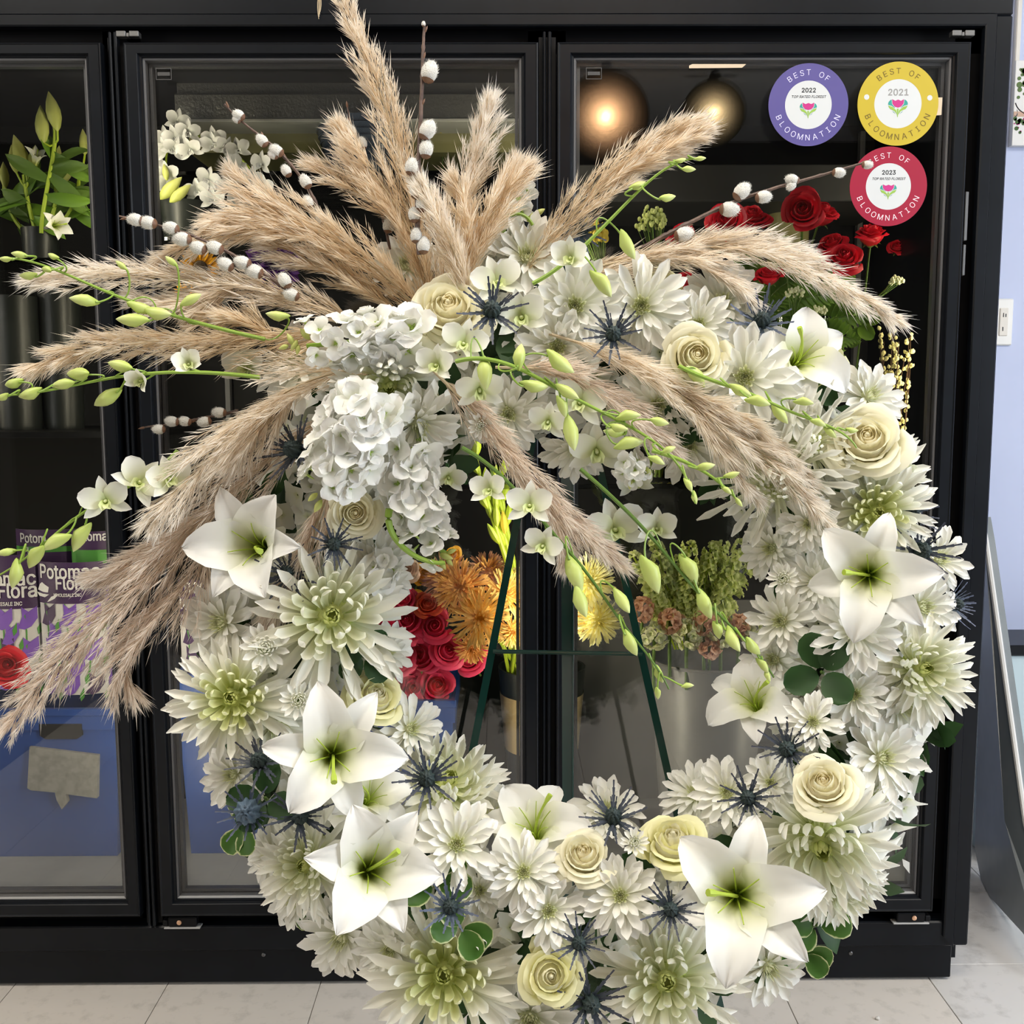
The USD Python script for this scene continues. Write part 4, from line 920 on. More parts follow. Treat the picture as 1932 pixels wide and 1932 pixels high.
# ------------------------------------------------------------------ pampas plumes
def pampas(pts, wpx, look_, lab, seed, tufts=64, per=46, loose=1.0, base_stem=True, droop=.10, tails=()):
    """pts: (px, py, Y) from base to tip; tails: further tips that split off, each (start fraction, points, width)."""
    g = np.random.default_rng(seed)
    c_ = [at(*q) for q in pts]; e_ = c_[0] - c_[1]; c_[0] = c_[0] + e_ / np.linalg.norm(e_) * .045; P0 = c_[0]; sp = spline(c_, 160)
    th = xf(W, 'pampas_plume', P0, label=lab, category='pampas grass', group='dried pampas plumes in the wreath')
    def plume(sp, w, tufts):
        T = np.gradient(sp, axis=0); T /= np.linalg.norm(T, axis=1, keepdims=True); Ltot = np.linalg.norm(np.diff(sp, axis=0), axis=1).sum()
        V, F, A = [], [], []; n = 0
        for k in range(tufts):
            s = (k + g.random()) / tufts; s = max(0.0, s - .012) * .985; i = int(s * 159)
            env = w * np.interp(s, [0, .12, .35, .7, .92, 1], [.72, .9, 1.0, .75, .35, .10])
            rd = g.normal(size=3); rd -= rd @ T[i] * T[i]; rd /= np.linalg.norm(rd)
            Lb = min(Ltot * .30, env * (2.6 + 1.4 * g.random())) * (.75 + .5 * (1 - s)); out = env / Lb * (.55 + .6 * g.random()) * loose
            d0 = T[i] + rd * out; d0 /= np.linalg.norm(d0)
            base = sp[i] + rd * env * .12
            m = per; u = g.random(m) ** .85
            c = base + d0 * (u * Lb)[:, None] + np.array([0, 0, -1.0]) * (droop * Lb * u ** 2)[:, None]
            sd = g.normal(size=(m, 3)); sd /= np.linalg.norm(sd, axis=1, keepdims=True)
            dr = d0 + sd * (.30 + .18 * u)[:, None] * .9; dr /= np.linalg.norm(dr, axis=1, keepdims=True)
            ln = (.013 + .013 * g.random(m) + .016 * (g.random(m) > .93)) * (1 - .25 * s); wd = .00045 + .00040 * g.random(m)
            pn = np.cross(dr, g.normal(size=(m, 3))); pn /= np.linalg.norm(pn, axis=1, keepdims=True)
            a = c + sd * .0012; mid = a + dr * (ln * .35)[:, None]; tip = a + dr * ln[:, None] + np.array([0, 0, -.0012])
            v = np.stack([a, mid + pn * wd[:, None], tip, mid - pn * wd[:, None]], 1).reshape(-1, 3)
            f = (np.arange(m) * 4)[:, None] + np.array([0, 1, 2, 0, 2, 3])[None]; V.append(v); F.append(f.reshape(-1, 3) + n); n += 4 * m
            al = np.clip(.15 + .75 * s * .6 + .45 * u, 0, 1)
            A.append(np.stack([al * .7, al, np.minimum(1, al + .25), al], 1).ravel())
            q = tube(np.array([base, base + d0 * Lb * .5 + [0, 0, -droop * Lb * .25], base + d0 * Lb + [0, 0, -droop * Lb]]), [.0006, .0005, .0003], 3, False)
            V.append(q[0]); F.append(q[1] + n); n += len(q[0]); A.append(np.full(len(q[0]), .2))
        return np.vstack(V) - P0, np.vstack(F), np.concatenate(A)
    w = wpx * px2m(P0)
    q = plume(sp, w, tufts); mesh(th, 'plume', q[:2], look_, along=q[2], kind='stuff')
    for (fr, tp, tw) in tails:
        s2 = spline([sp[int(fr * 159)]] + [at(*t) for t in tp], 160); q = plume(s2, tw * px2m(P0), max(14, int(tufts * .45))); mesh(th, 'side_tuft', q[:2], look_, along=q[2], kind='stuff')
    back = sp[0] - (sp[8] - sp[0]) / np.linalg.norm(sp[8] - sp[0]) * .03
    q = tube(np.vstack([back[None], sp[:120:8]]) - P0, np.linspace(.0022, .0008, 16), 6); mesh(th, 'stem', q[:2], 'pampas_stem')
yT = -.585
PL = [
([(800, 500, -.56), (775, 380, -.57), (738, 235, -.575), (690, 110, -.58), (648, 0, -.585)], 38, 'pampas', 'tallest pampas plume rising to the top edge of the picture', 70, 1.0, ()),
([(845, 530, -.58), (862, 420, -.59), (898, 300, -.60), (925, 180, -.61)], 36, 'pampas_pale', 'upright feathery pampas plume directly above the crown rose', 60, 1.0, ()),
([(880, 540, -.60), (905, 450, -.61), (950, 370, -.62), (990, 310, -.62)], 34, 'pampas', 'pampas plume fanning out in thin strands above the crown thistle', 50, 1.2, ((.3, [(880, 400, -.63), (856, 335, -.64)], 20), (.4, [(960, 350, -.6), (975, 300, -.6)], 14))),
([(875, 540, -.64), (850, 460, -.65), (815, 390, -.66), (785, 345, -.66)], 26, 'pampas_pale', 'short pale pampas wisp curling in front of the willow rod', 40, 1.0, ()),
([(795, 520, -.57), (765, 420, -.575), (700, 320, -.58), (635, 235, -.58)], 40, 'pampas', 'pampas plume leaning outward beside the tallest one', 60, 1.0, ((.35, [(680, 365, -.57), (575, 312, -.56)], 30),)),
([(1005, 500, -.57), (1060, 430, -.575), (1150, 340, -.58), (1235, 275, -.585), (1322, 228, -.59)], 42, 'pampas', 'pampas plume slanting up toward the mirrored lamps in three tips', 64, .9, ((.55, [(1240, 290, -.59), (1338, 244, -.6)], 20), (.5, [(1210, 315, -.57), (1292, 284, -.57)], 18))),
([(1120, 505, -.585), (1230, 480, -.60), (1400, 468, -.62), (1540, 515, -.63), (1710, 610, -.64)], 34, 'pampas_pale', 'long pampas plume arching past the red roses', 84, .9, ((.2, [(1330, 500, -.62), (1425, 575, -.63)], 22), (.3, [(1400, 455, -.6), (1530, 480, -.6)], 18))),
([(785, 585, -.585), (700, 500, -.59), (600, 440, -.60), (490, 410, -.605), (385, 425, -.61)], 46, 'pampas', 'broad tan pampas plume sweeping outward from the crown rose', 84, 1.0, ((.45, [(520, 390, -.6), (435, 330, -.6)], 34), (.5, [(440, 440, -.61), (290, 500, -.62)], 20))),
([(700, 560, -.58), (600, 500, -.585), (500, 460, -.59)], 36, 'pampas', 'short dense pampas plume between crown rose and willow buds', 50, 1.0, ()),
([(600, 585, -.60), (500, 550, -.61), (320, 525, -.62), (180, 520, -.63), (48, 525, -.64)], 38, 'pampas_pale', 'long horizontal pampas plume, upper of the pair on one side', 84, 1.0, ((.35, [(330, 570, -.62), (250, 560, -.62)], 24),)),
([(580, 625, -.615), (450, 640, -.62), (300, 640, -.63), (150, 660, -.64), (45, 700, -.65)], 38, 'pampas', 'long horizontal pampas plume, lower of the pair on one side', 84, 1.0, ((.2, [(450, 600, -.62), (360, 610, -.62)], 24),)),
([(670, 705, -.635), (580, 720, -.65), (480, 780, -.66), (380, 880, -.67), (260, 1000, -.68)], 46, 'pampas_pale', 'golden pampas plume with loose drooping pale strands', 80, 1.3, ((.3, [(470, 830, -.66), (430, 880, -.66)], 26), (.15, [(640, 790, -.66), (600, 860, -.66)], 18))),
([(560, 830, -.62), (430, 940, -.63), (310, 1060, -.64), (180, 1180, -.65), (5, 1395, -.66)], 62, 'pampas_mauve', 'largest pampas plume hanging down past the purple wrappers', 120, 1.0, ((.35, [(330, 1130, -.64), (240, 1230, -.65), (268, 1315, -.65)], 44), (.3, [(250, 1060, -.64), (170, 1090, -.65)], 26))),
([(600, 970, -.66), (575, 1040, -.665), (545, 1100, -.67), (515, 1165, -.67)], 30, 'pampas_mauve', 'short pampas plume hanging over the half-hidden thistle', 46, 1.0, ((.6, [(510, 1160, -.67), (500, 1215, -.67)], 10),)),
([(890, 775, -.69), (960, 850, -.695), (1040, 940, -.70), (1110, 1010, -.70), (1180, 1075, -.70)], 31, 'pampas_mauve', 'mauve pampas plume pointing down through the inside of ring', 70, 1.0, ((.5, [(1060, 1000, -.70), (1070, 1060, -.70)], 22),)),
([(1050, 712, -.675), (1120, 730, -.68), (1200, 790, -.68), (1280, 860, -.68)], 32, 'pampas_mauve', 'short mauve pampas plume lying behind the orchid bud spray', 50, 1.0, ()),
([(1145, 672, -.675), (1230, 710, -.685), (1350, 795, -.69), (1470, 890, -.695), (1575, 1015, -.70)], 31, 'pampas_pale', 'long pale pampas plume lying across the spidery chrysanthemums', 90, 1.0, ((.35, [(1400, 790, -.69), (1540, 925, -.69)], 16), (.4, [(1360, 850, -.69), (1435, 950, -.69)], 13))),
]
for k, (pts, w, lk, lab, tf, lo, tails) in enumerate(PL): pampas(pts, w, lk, lab, 300 + k, tufts=tf, loose=lo, tails=tails)

# ------------------------------------------------------------------ orchid bud sprays
def dirpx(a): return RI * math.cos(math.radians(a)) + UP * math.sin(math.radians(a))
def orchid_spray(pts, buds, blooms, lab, seed, dark=False):
    g = np.random.default_rng(seed); P0 = at(*pts[0]); S = spline([at(*q) for q in pts], 60)
    th = xf(W, 'orchid_spray', P0, label=lab, category='orchid spray', group='orchid bud sprays in the wreath')
    q = tube(S - P0, np.linspace(.0026, .0011, 60), 8); mesh(th, 'stem', q[:2], 'orchid_stem_dark' if dark else 'orchid_stem')
    def nearest(px, py):
        d = [(np.hypot(*(np.array(proj(s)) - (px, py))), i) for i, s in enumerate(S)]; i = min(d)[1]; return max(0, i - 3)
    for (px, py, r, a) in buds:
        i = nearest(px, py); Y = S[i][1] - .006 + .008 * g.normal(); C = at(px, py, Y); L = r * 2.1 * px2m(C); ax = dirpx(a) + .25 * g.normal() * FW; ax /= np.linalg.norm(ax)
        B = C - ax * L * .5; R = frame_z(ax, g.random() * 6.3)
        q = bud_mesh(L, L * .23); bp = mesh(th, 'bud', (q[0] @ R.T + B - P0, q[1]), 'orchid_bud', along=q[2])
        kn = S[i]; m = (kn + B) / 2 - ax * L * .45 + np.array([0, 0, .004])
        t = tube(spline([kn, m, B - ax * L * .02, B + ax * L * .06], 14) - P0, np.linspace(.0009, .0013, 14), 6); mesh(bp, 'pedicel', t[:2], 'orchid_stem')
    for (px, py, r, dx, dy, op) in blooms:
        i = nearest(px, py); C = at(px, py, S[i][1] - .012); R = frame_z(face_dir(C, dx, dy), .3 * g.normal())
        bl = xf(th, 'bloom', C - P0, R, r * px2m(C)); orchid_bloom(bl, g=g, open_=op)
        K = R.T @ (S[i] - C) / (r * px2m(C)); t = tube(spline([(0, 0, -.25), (0, .1, -.7), K], 12), .05, 6); mesh(bl, 'pedicel', t[:2], 'orchid_stem')
def proj(P):
    d = np.asarray(P) - EYE; w = d @ FW; return 966 + FPX * (d @ RI) / w, 966 - FPX * (d @ UP) / w
orchid_spray([(1005, 535, -.66), (1095, 470, -.67), (1190, 375, -.68), (1262, 315, -.69), (1330, 299, -.70)],
  [(1205, 350, 16, 30), (1260, 373, 16, 15), (1300, 319, 13, 0), (1322, 299, 10, 5), (1285, 303, 10, 20), (1184, 465, 27, -60), (1138, 535, 29, -60)],
  [(1078, 490, 50, -.2, .3, .6)], 'green orchid bud spray rising beside the upper pampas plume', 1)
orchid_spray([(860, 682, -.72), (960, 688, -.735), (1060, 738, -.74), (1160, 790, -.745), (1240, 838, -.75), (1285, 885, -.75), (1312, 950, -.75)],
  [(915, 705, 31, -85), (980, 670, 25, 80), (1057, 687, 30, -30), (1010, 729, 25, 0), (1072, 741, 23, -30), (1062, 768, 20, -75), (1078, 820, 31, -80), (1187, 783, 22, 0), (1245, 796, 18, -10), (1168, 808, 18, -10), (1188, 835, 26, 5), (1158, 816, 20, 170), (1262, 848, 14, 20), (1240, 868, 16, -30), (1300, 915, 14, -70), (1310, 940, 12, -70)],
  [], 'long arching orchid bud spray across the middle of the crown', 2)
orchid_spray([(1280, 690, -.70), (1345, 718, -.705), (1420, 745, -.71), (1500, 780, -.715), (1580, 812, -.72), (1616, 845, -.72)],
  [(1311, 706, 26, 145), (1398, 738, 21, -25), (1432, 756, 22, -20), (1472, 782, 22, -50), (1518, 757, 17, -15), (1545, 797, 15, -25), (1567, 816, 15, -45), (1608, 812, 12, 0)],
  [], 'orchid bud spray lying over the spidery chrysanthemums near the yellow rose', 3)
orchid_spray([(1230, 850, -.72), (1300, 875, -.725), (1350, 905, -.73), (1400, 955, -.73)],
  [(1332, 880, 17, 10), (1382, 896, 14, 20), (1372, 925, 11, -40), (1394, 948, 10, -50)], [], 'short thin orchid bud stem dangling at the inner upper edge', 4)
orchid_spray([(500, 640, -.64), (360, 605, -.65), (200, 550, -.66), (80, 500, -.67), (-5, 488, -.67)],
  [(157, 566, 24, 175), (268, 582, 23, -10), (248, 604, 27, 178), (52, 521, 16, 175), (88, 508, 13, 170), (35, 480, 14, 170), (362, 564, 20, 25), (10, 489, 12, 175), (100, 484, 12, 150), (228, 500, 12, 140), (322, 492, 13, 140), (300, 592, 26, -5), (522, 596, 20, 170)],
  [], 'uppermost orchid bud spray crossing the long pampas pair', 5)
orchid_spray([(490, 712, -.66), (310, 703, -.665), (200, 715, -.67), (100, 735, -.675), (-10, 746, -.68)],
  [(24, 724, 20, 185), (55, 744, 23, 190), (148, 706, 27, 175), (118, 725, 22, 190), (226, 690, 24, 165), (200, 752, 29, 205), (5, 750, 14, 190)],
  [(268, 718, 36, -.5, -.1, .55), (358, 690, 42, -.2, .3, .5)], 'orchid bud spray with green pods just below the horizontal pampas', 6)
orchid_spray([(335, 850, -.655), (265, 905, -.66), (165, 962, -.67), (90, 1020, -.68), (-10, 1090, -.69)],
  [(150, 1014, 29, -115), (104, 1022, 27, 215), (66, 1050, 28, 235), (30, 1085, 26, 250), (10, 1042, 16, 190)],
  [(200, 945, 52, -.15, -.1, 1.0), (262, 912, 56, .1, .2, .9), (318, 905, 52, .2, .1, .8)], 'orchid spray with white blooms hanging above the purple wrappers', 7)
orchid_spray([(872, 845, -.71), (960, 912, -.72), (1040, 1002, -.725), (1110, 1085, -.73), (1170, 1170, -.735), (1225, 1240, -.74), (1262, 1300, -.74)],
  [(1096, 1138, 28, -70), (1175, 1136, 25, -60), (1190, 1216, 25, -60), (1243, 1274, 17, -60), (1241, 1308, 13, -85), (1298, 1293, 11, 0), (1085, 1085, 34, -70)],
  [(925, 925, 44, -.3, .1, .8), (1000, 955, 52, -.1, .1, .9), (1025, 1030, 46, -.2, -.1, .9)], 'orchid spray hanging diagonally in front of the easel crossbar', 8, True)
orchid_spray([(1095, 885, -.70), (1180, 962, -.71), (1245, 1032, -.715), (1330, 1132, -.72), (1400, 1202, -.725), (1460, 1278, -.73)],
  [(1230, 1085, 36, -70), (1303, 1075, 30, -65), (1330, 1142, 28, -65), (1382, 1208, 25, -60), (1355, 1190, 20, -75), (1441, 1256, 16, -60), (1420, 1222, 22, -40), (1448, 1275, 12, -70)],
  [], 'orchid bud spray hanging along the inner edge toward the upturned lily', 9, True)

# ------------------------------------------------------------------ white stock spikes
def stock(pts, wpx, n, r, lab, seed, buds=()):
    g = np.random.default_rng(seed); P0 = at(*pts[0]); S = spline([at(*q) for q in pts], 60); k_ = px2m(P0)
    th = xf(W, 'stock_spike', P0, label=lab, category='stock flower', group='white stock spikes in the wreath')
    q = tube(S - P0 + FW * .012, .003, 7); mesh(th, 'stem', q[:2], 'orchid_stem')
    for k in range(n):
        t = (k + .5) / n; i = int(t * 59); T = S[min(59, i + 1)] - S[max(0, i - 1)]; T /= np.linalg.norm(T)
        sd = np.cross(T, FW); sd /= np.linalg.norm(sd); a = (k * 2.4) % 6.283; a = math.pi * ((k * .618) % 1.0)
        o = sd * math.cos(a) - FW * math.sin(a); R = frame_z(o + .35 * T * 0 + .25 * g.normal(size=3), g.random() * 6.3)
        C = S[i] + o * wpx * k_ * .62 * (.8 + .3 * g.random()) + T * 0; s = r * k_ * (1.0 - .45 * t ** 2) * (.85 + .3 * g.random())
        q = floret_mesh(g); f = mesh(th, 'floret', (q[0] @ R.T * s + C - P0, q[1]), 'stock_petal', along=q[2])
        e = cat([lathe([(-.5, .04), (-.1, .10), (.08, .09), (.16, .001)], 6), petal(.28, .10, [20, 50], 0, 0, 0, .2, 'lance', 3, 2), petal(.28, .10, [20, 50], 0, 0, 2.1, .2, 'lance', 3, 2), petal(.28, .10, [20, 50], 0, 0, 4.2, .2, 'lance', 3, 2)])
        mesh(f, 'floret_eye', (e[0] @ R.T * s + C - P0, e[1]), 'stock_eye')
    for (px, py, r_, a) in buds:
        C = at(px, py, S[-1][1] - .01); L = r_ * 2 * px2m(C); ax = dirpx(a); R = frame_z(ax); q = bud_mesh(L, L * .24, 8, False); mesh(th, 'bud', (q[0] @ R.T + C - ax * L / 2 - P0, q[1]), 'lily_bud', along=q[2])
    return th, P0
stock([(800, 640, -.665), (700, 640, -.675), (575, 650, -.68)], 60, 17, 46, 'upper white stock lying under the crown rose', 1, [(548, 640, 13, 120), (555, 652, 12, 240), (535, 655, 10, 200), (562, 660, 10, 260), (575, 630, 14, 130), (600, 615, 16, 70)])
stock([(700, 755, -.70), (665, 830, -.705), (610, 925, -.70)], 78, 22, 50, 'big white stock cluster hanging beside the largest pampas', 2, [(600, 955, 14, 240), (625, 905, 16, 250), (655, 905, 15, 300), (590, 938, 12, 220)])
stock([(765, 830, -.66), (780, 930, -.665), (800, 1000, -.66), (840, 1045, -.66)], 58, 20, 42, 'white stock hanging on the inner rim with curved green stalk', 3, [(842, 1050, 14, -20), (835, 1065, 12, -60), (852, 1040, 10, 20), (848, 1060, 10, -50)])
th_, P_ = stock([(905, 520, -.53), (945, 440, -.535), (985, 355, -.54)], 46, 15, 38, 'white stock standing behind the fan of pampas', 4, [(1018, 400, 12, 30), (1000, 410, 10, 60), (965, 345, 12, 100)])
q = tube(spline([at(945, 415, -.56), at(985, 405, -.565), at(1005, 425, -.565)], 20) - P_, .0022, 7); mesh(th_, 'side_stalk', q[:2], 'orchid_stem')
stock([(1180, 860, -.66), (1195, 890, -.665), (1210, 905, -.665)], 32, 8, 28, 'small stock tip with green calyx over the inner upper edge', 5, [(1205, 900, 14, -80), (1190, 912, 12, -100), (1222, 890, 12, -60)])
th_, P_ = stock([(700, 1100, -.64), (725, 1075, -.645), (735, 1035, -.645)], 30, 6, 34, 'white stock blossoms dangling under the curved stalk', 6, ())
q = tube(spline([at(735, 960, -.69), at(742, 1010, -.69), at(785, 1050, -.69), at(840, 1062, -.69)], 24) - P_, np.linspace(.0045, .0025, 24), 7); mesh(th_, 'curved_stalk', q[:2], 'orchid_stem')

# ------------------------------------------------------------------ pussy willow
def willow(pts, cats, lab, seed, thick=.0032):
    g = np.random.default_rng(seed); P0 = at(*pts[0]); S = spline([at(*q) for q in pts], 70)
    S = S + np.cumsum(g.normal(size=S.shape) * .00012, 0)
    th = xf(W, 'pussy_willow', P0, label=lab, category='pussy willow', group='pussy willow twigs in the wreath')
    rad = np.linspace(thick, thick * .45, 70) * (1 + .35 * (g.random(70) > .9)); q = tube(S - P0, rad, 8); mesh(th, 'twig', q[:2], 'willow_bark')
    for (px, py, r, a) in cats:
        d = [np.hypot(*(np.array(proj(s)) - (px, py))) for s in S]; i = int(np.argmin(d)); C = at(px, py, S[i][1] - .003); L = r * 2.1 * px2m(C); ax = dirpx(a); R = frame_z(ax, g.random())
        v, f, al = lathe([(-.5, .05), (-.42, .26), (-.2, .42), (.05, .44), (.28, .34), (.44, .17), (.5, .02)], 14)
        v = v * (1 + .05 * np.sin(9 * v[:, 2:3] * 3 + 5 * np.arctan2(v[:, 1:2], v[:, 0:1])))
        sc = np.array([.84, .84, 1.0]) * L; c = mesh(th, 'catkin', ((v * sc) @ R.T + C - P0, f), 'willow_catkin', True)
        m = 260; dn = g.normal(size=(m, 3)); dn /= np.linalg.norm(dn, axis=1, keepdims=True); b0 = dn * np.array([.36, .36, .46]) * L; tip = b0 + (dn * .5 + np.array([0, 0, .5])) * L * .14; pn = np.cross(dn, g.normal(size=(m, 3))); pn /= np.linalg.norm(pn, axis=1, keepdims=True)
        fv = np.stack([b0 + pn * L * .012, b0 - pn * L * .012, tip], 1).reshape(-1, 3); mesh(c, 'down', (fv @ R.T + C - P0, np.arange(3 * m).reshape(-1, 3)), 'willow_catkin', True, kind='stuff')
        e, ef, _ = lathe([(-.60, .03), (-.56, .16), (-.48, .27), (-.42, .33)], 10); mesh(c, 'bud_scale', ((e * L * .9) @ R.T + C - P0, ef), 'willow_scale', True)
    for t in (15, 30, 44, 58, 66):
        ax = dirpx(g.random() * 360); e, ef, _ = lathe([(0, .001), (.3, .5), (.7, .4), (1, .02)], 6); T = S[t + 1] - S[t]; T /= np.linalg.norm(T); R = frame_z(T + .5 * ax)
        mesh(th, 'node', ((e * np.array([.0035, .0035, .010])) @ R.T + S[t] - P0, ef), 'willow_scale', True)
willow([(792, 480, -.655), (788, 380, -.655), (792, 250, -.655), (796, 140, -.655), (800, 42, -.655)],
  [(811, 135, 20, 75), (807, 245, 19, 60), (804, 281, 17, 85), (777, 314, 16, 80), (785, 358, 16, 90), (797, 383, 16, 80), (781, 405, 14, 95), (785, 444, 14, 90), (799, 462, 16, 90), (799, 45, 5, 85)], 'tall pussy willow twig standing straight up with silver catkins', 1, .0036)
willow([(606, 412, -.60), (575, 345, -.605), (520, 280, -.61), (470, 240, -.61), (424, 197, -.615)],
  [(450, 217, 12, 150), (446, 226, 8, 150), (494, 265, 13, 130), (521, 284, 14, 150), (515, 292, 10, 150), (540, 322, 12, 120), (576, 342, 14, 120), (581, 381, 13, 110), (605, 412, 12, 120)], 'thin pussy willow twig slanting across the orchids', 2, .0024)
willow([(562, 560, -.62), (480, 505, -.625), (405, 462, -.63), (320, 430, -.635), (224, 408, -.64)],
  [(255, 415, 15, 170), (279, 420, 16, 170), (322, 430, 15, 165), (343, 451, 17, 175), (373, 467, 16, 160), (405, 467, 16, 160), (425, 498, 16, 150), (457, 495, 16, 165), (479, 512, 17, 160), (537, 529, 15, 120), (549, 556, 15, 160)], 'pussy willow twig with plump white catkins beside the cooler mullion', 3, .0026)
willow([(1212, 468, -.60), (1290, 425, -.605), (1390, 378, -.61), (1510, 340, -.615), (1642, 303, -.62)],
  [(1637, 311, 10, 0), (1583, 326, 12, -5), (1494, 339, 13, 170), (1493, 350, 11, 230), (1441, 372, 15, 10), (1400, 361, 18, 45), (1377, 395, 18, 0), (1291, 442, 18, 15)], 'pussy willow twig reaching across the red award sticker', 4, .0030)
willow([(450, 775, -.60), (370, 790, -.605), (268, 806, -.61)],
  [(299, 810, 12, 180), (324, 795, 13, 175), (348, 795, 12, 170), (385, 796, 13, 190), (413, 778, 13, 175)], 'short pussy willow twig poking out in front of the mullion', 5, .0022)
willow([(735, 470, -.55), (700, 340, -.55), (672, 262, -.55), (654, 195, -.55)],
  [(662, 246, 12, 120), (683, 270, 12, 100), (733, 425, 14, 85)], 'thin pussy willow twig half hidden behind the tall plume', 6, .0020)

# ------------------------------------------------------------------ inside the cooler: roses behind the third door
def put(kind, build, name, px, py, Y, rpx, dx, dy, lab, ct, gr, roll=0.0):
    P = at(px, py, Y); R = frame_z(face_dir(P, dx, dy), roll); return place(kind, build, name, P, R, rpx * px2m(P), lab, ct, gr)
RED = [(1370, 412, 40, -.1, .35, .14, 'red rose under the willow catkins, fully open'), (1420, 402, 36, .1, .75, .20, 'red rose seen from the side behind its open neighbour'),
       (1514, 393, 42, .0, .30, .14, 'large open red rose showing its full spiral'), (1553, 392, 36, .25, .80, .19, 'red rose with flared rim right behind the large open one'),
       (1645, 432, 34, .1, .88, .14, 'orange-red rose half under the red sticker'), (1592, 480, 40, .05, .62, .12, 'plump red rose below the stickers, cup facing up'),
       (1566, 455, 30, -.2, .7, .19, 'red rose peeking out behind the plump one'), (1284, 444, 31, -.1, .5, .18, 'red rose behind the lowest willow catkin'),
       (1452, 510, 30, .0, .85, .14, 'red rose under the long arching pampas'), (1297, 526, 24, .1, .6, .12, 'small red rose just above the ruffled yellow rose'), (1694, 462, 20, .1, .6, .42, 'dim red rose deep in the cooler at the edge')]
for k, (px, py, r, dx, dy, Y, lab) in enumerate(RED):
    put('red%d' % (k % 2), b_rose(400 + k % 2, ('rose_red', 'rose_red_heart'), 20, 1.0, 8.5), 'rose', px, py, Y, r, dx, dy, lab, 'rose', 'red roses inside the cooler', k * 1.3)
def vase(px, pytop, pybot, Y, rpx, prof, look_, name, lab, base=None, band=None):
    B = at(px, pybot, Y); T_ = at(px, pytop, Y); z0 = B[2] if base is None else base; h = T_[2] - z0; r = rpx * px2m(B)
    t = xf(W, name, (B[0], Y, z0), label=lab, category='vase')
    q = lathe([(z * h, x * r) for z, x in prof], 28); mesh(t, 'body', q[:2], look_)
    if band:
        i0, i1, lk = band; pz = np.linspace(i0, i1, 5); zz = [p[0] for p in prof]; xx = [p[1] for p in prof]
        q = lathe([(z * h, np.interp(z, zz[:4], xx[:4]) * r + .0012) for z in pz], 28); mesh(t, 'paper_band', q[:2], lk)
    return t
CYL = [(0, .001), (0, .86), (.03, .90), (1, 1.0), (1, .95), (.06, .84), (.05, .001)]
vase(1500, 600, 905, .20, 62, CYL, 'clear_glass', 'glass_vase', 'clear glass vase holding the red roses', SH)
vase(1252, 775, 905, .22, 46, CYL, 'clear_glass', 'glass_vase', 'clear glass vase of yellow stems near the easel top', SH)
vase(1480, 372, 700, .44, 38, CYL, 'glad_stem' if False else 'olive_panel', 'tall_vase', 'pale olive tall vase behind the open red rose', SH)
g = np.random.default_rng(77)
st = xf(W, 'cut_stems', at(1252, 900, .22), label='bunch of yellow-green cut stems in the clear glass vase', category='stems')
for k in range(9):
    a = at(1252 + g.uniform(-22, 22), 905, .22 + g.uniform(-.02, .02)); a[2] = SH + .006; b_ = at(1252 + g.uniform(-34, 34), 775, .22 + g.uniform(-.03, .03)); q = tube(np.array([a, (a + b_) / 2, b_]) - at(1252, 900, .22), .0035, 6); mesh(st, 'stem', q[:2], 'glad_stem' if k % 2 else 'yellow_bloom')
def frond(px0, py0, px1, py1, Y0, Y1, w, lab, lk='leaf_fern', n=14):
    A, B = at(px0, py0, Y0), at(px1, py1, Y1); M_ = (A + B) / 2 + np.array([0, 0, .02]); S = spline([A, M_, B], n + 2); t = xf(W, 'fern_frond', A, label=lab, category='fern', group='fern fronds under the red roses')
    q = tube(S - A, np.linspace(.0018, .0006, n + 2), 5); mesh(t, 'midrib', q[:2], 'leaf_mid', along=q[2]); d = (B - A) / np.linalg.norm(B - A); up = np.cross(d, [0, 1, 0]); up /= np.linalg.norm(up)
    for i in range(1, n + 1):
        L = w * px2m(A) * math.sin(math.pi * min(1, .25 + .75 * i / n) * .93 + .05)
        for s in (-1, 1):
            x = d * .55 + up * s * .8 + np.array([0, -.15, 0]); x /= np.linalg.norm(x); R = frame_z(np.cross(x, np.cross([0, -1, .3], x)), 0); 
            y = np.cross([0, -1.0, .2], x); y /= np.linalg.norm(y); z = np.cross(x, y); R = np.stack([x, y, z], 1)
            v, f, a = petal(L, L * .32, [88, 90, 96], 0, 0, 0, .2, 'lance', 5, 2, ruf=.0); mesh(t, 'leaflet', (v @ R.T + S[i] - A, f), lk, along=a)
FR = [(1480, 640, 1655, 600, 'fern frond reaching toward the yellow catkin twigs'), (1490, 660, 1625, 645, 'lower fern frond over the backswept lily'), (1440, 600, 1600, 560, 'fern frond crossing under the arching pampas tip'),
      (1440, 580, 1530, 525, 'fern frond behind the red rose under the pampas'), (1420, 560, 1390, 480, 'upright fern frond between two red roses'), (1500, 620, 1590, 690, 'drooping fern frond behind the backswept lily')]
for k, (a, b_, c, d_, lab) in enumerate(FR): frond(a, b_, c, d_, .20, .12, 44, lab)
for k, (px, py, r, lab) in enumerate([(1470, 590, 60, 'rose leaves under the red roses, nearest the steel-blue thistle'), (1540, 620, 62, 'rose leaves above the backswept lily'), (1585, 560, 52, 'rose leaves under the plump red rose'), (1500, 520, 55, 'rose leaves beneath the large open red rose'), (1425, 540, 50, 'rose leaves beside the red rose under the pampas'), (1620, 610, 46, 'rose leaves near the fern tips')]):
    put('rl', b_leafsprig(501, 'leaf_fern', 5, .62), 'leaf_sprig', px, py, .22, r, .2 * math.sin(k), .3, lab, 'leaves', 'rose leaves inside the cooler', k * 1.1)
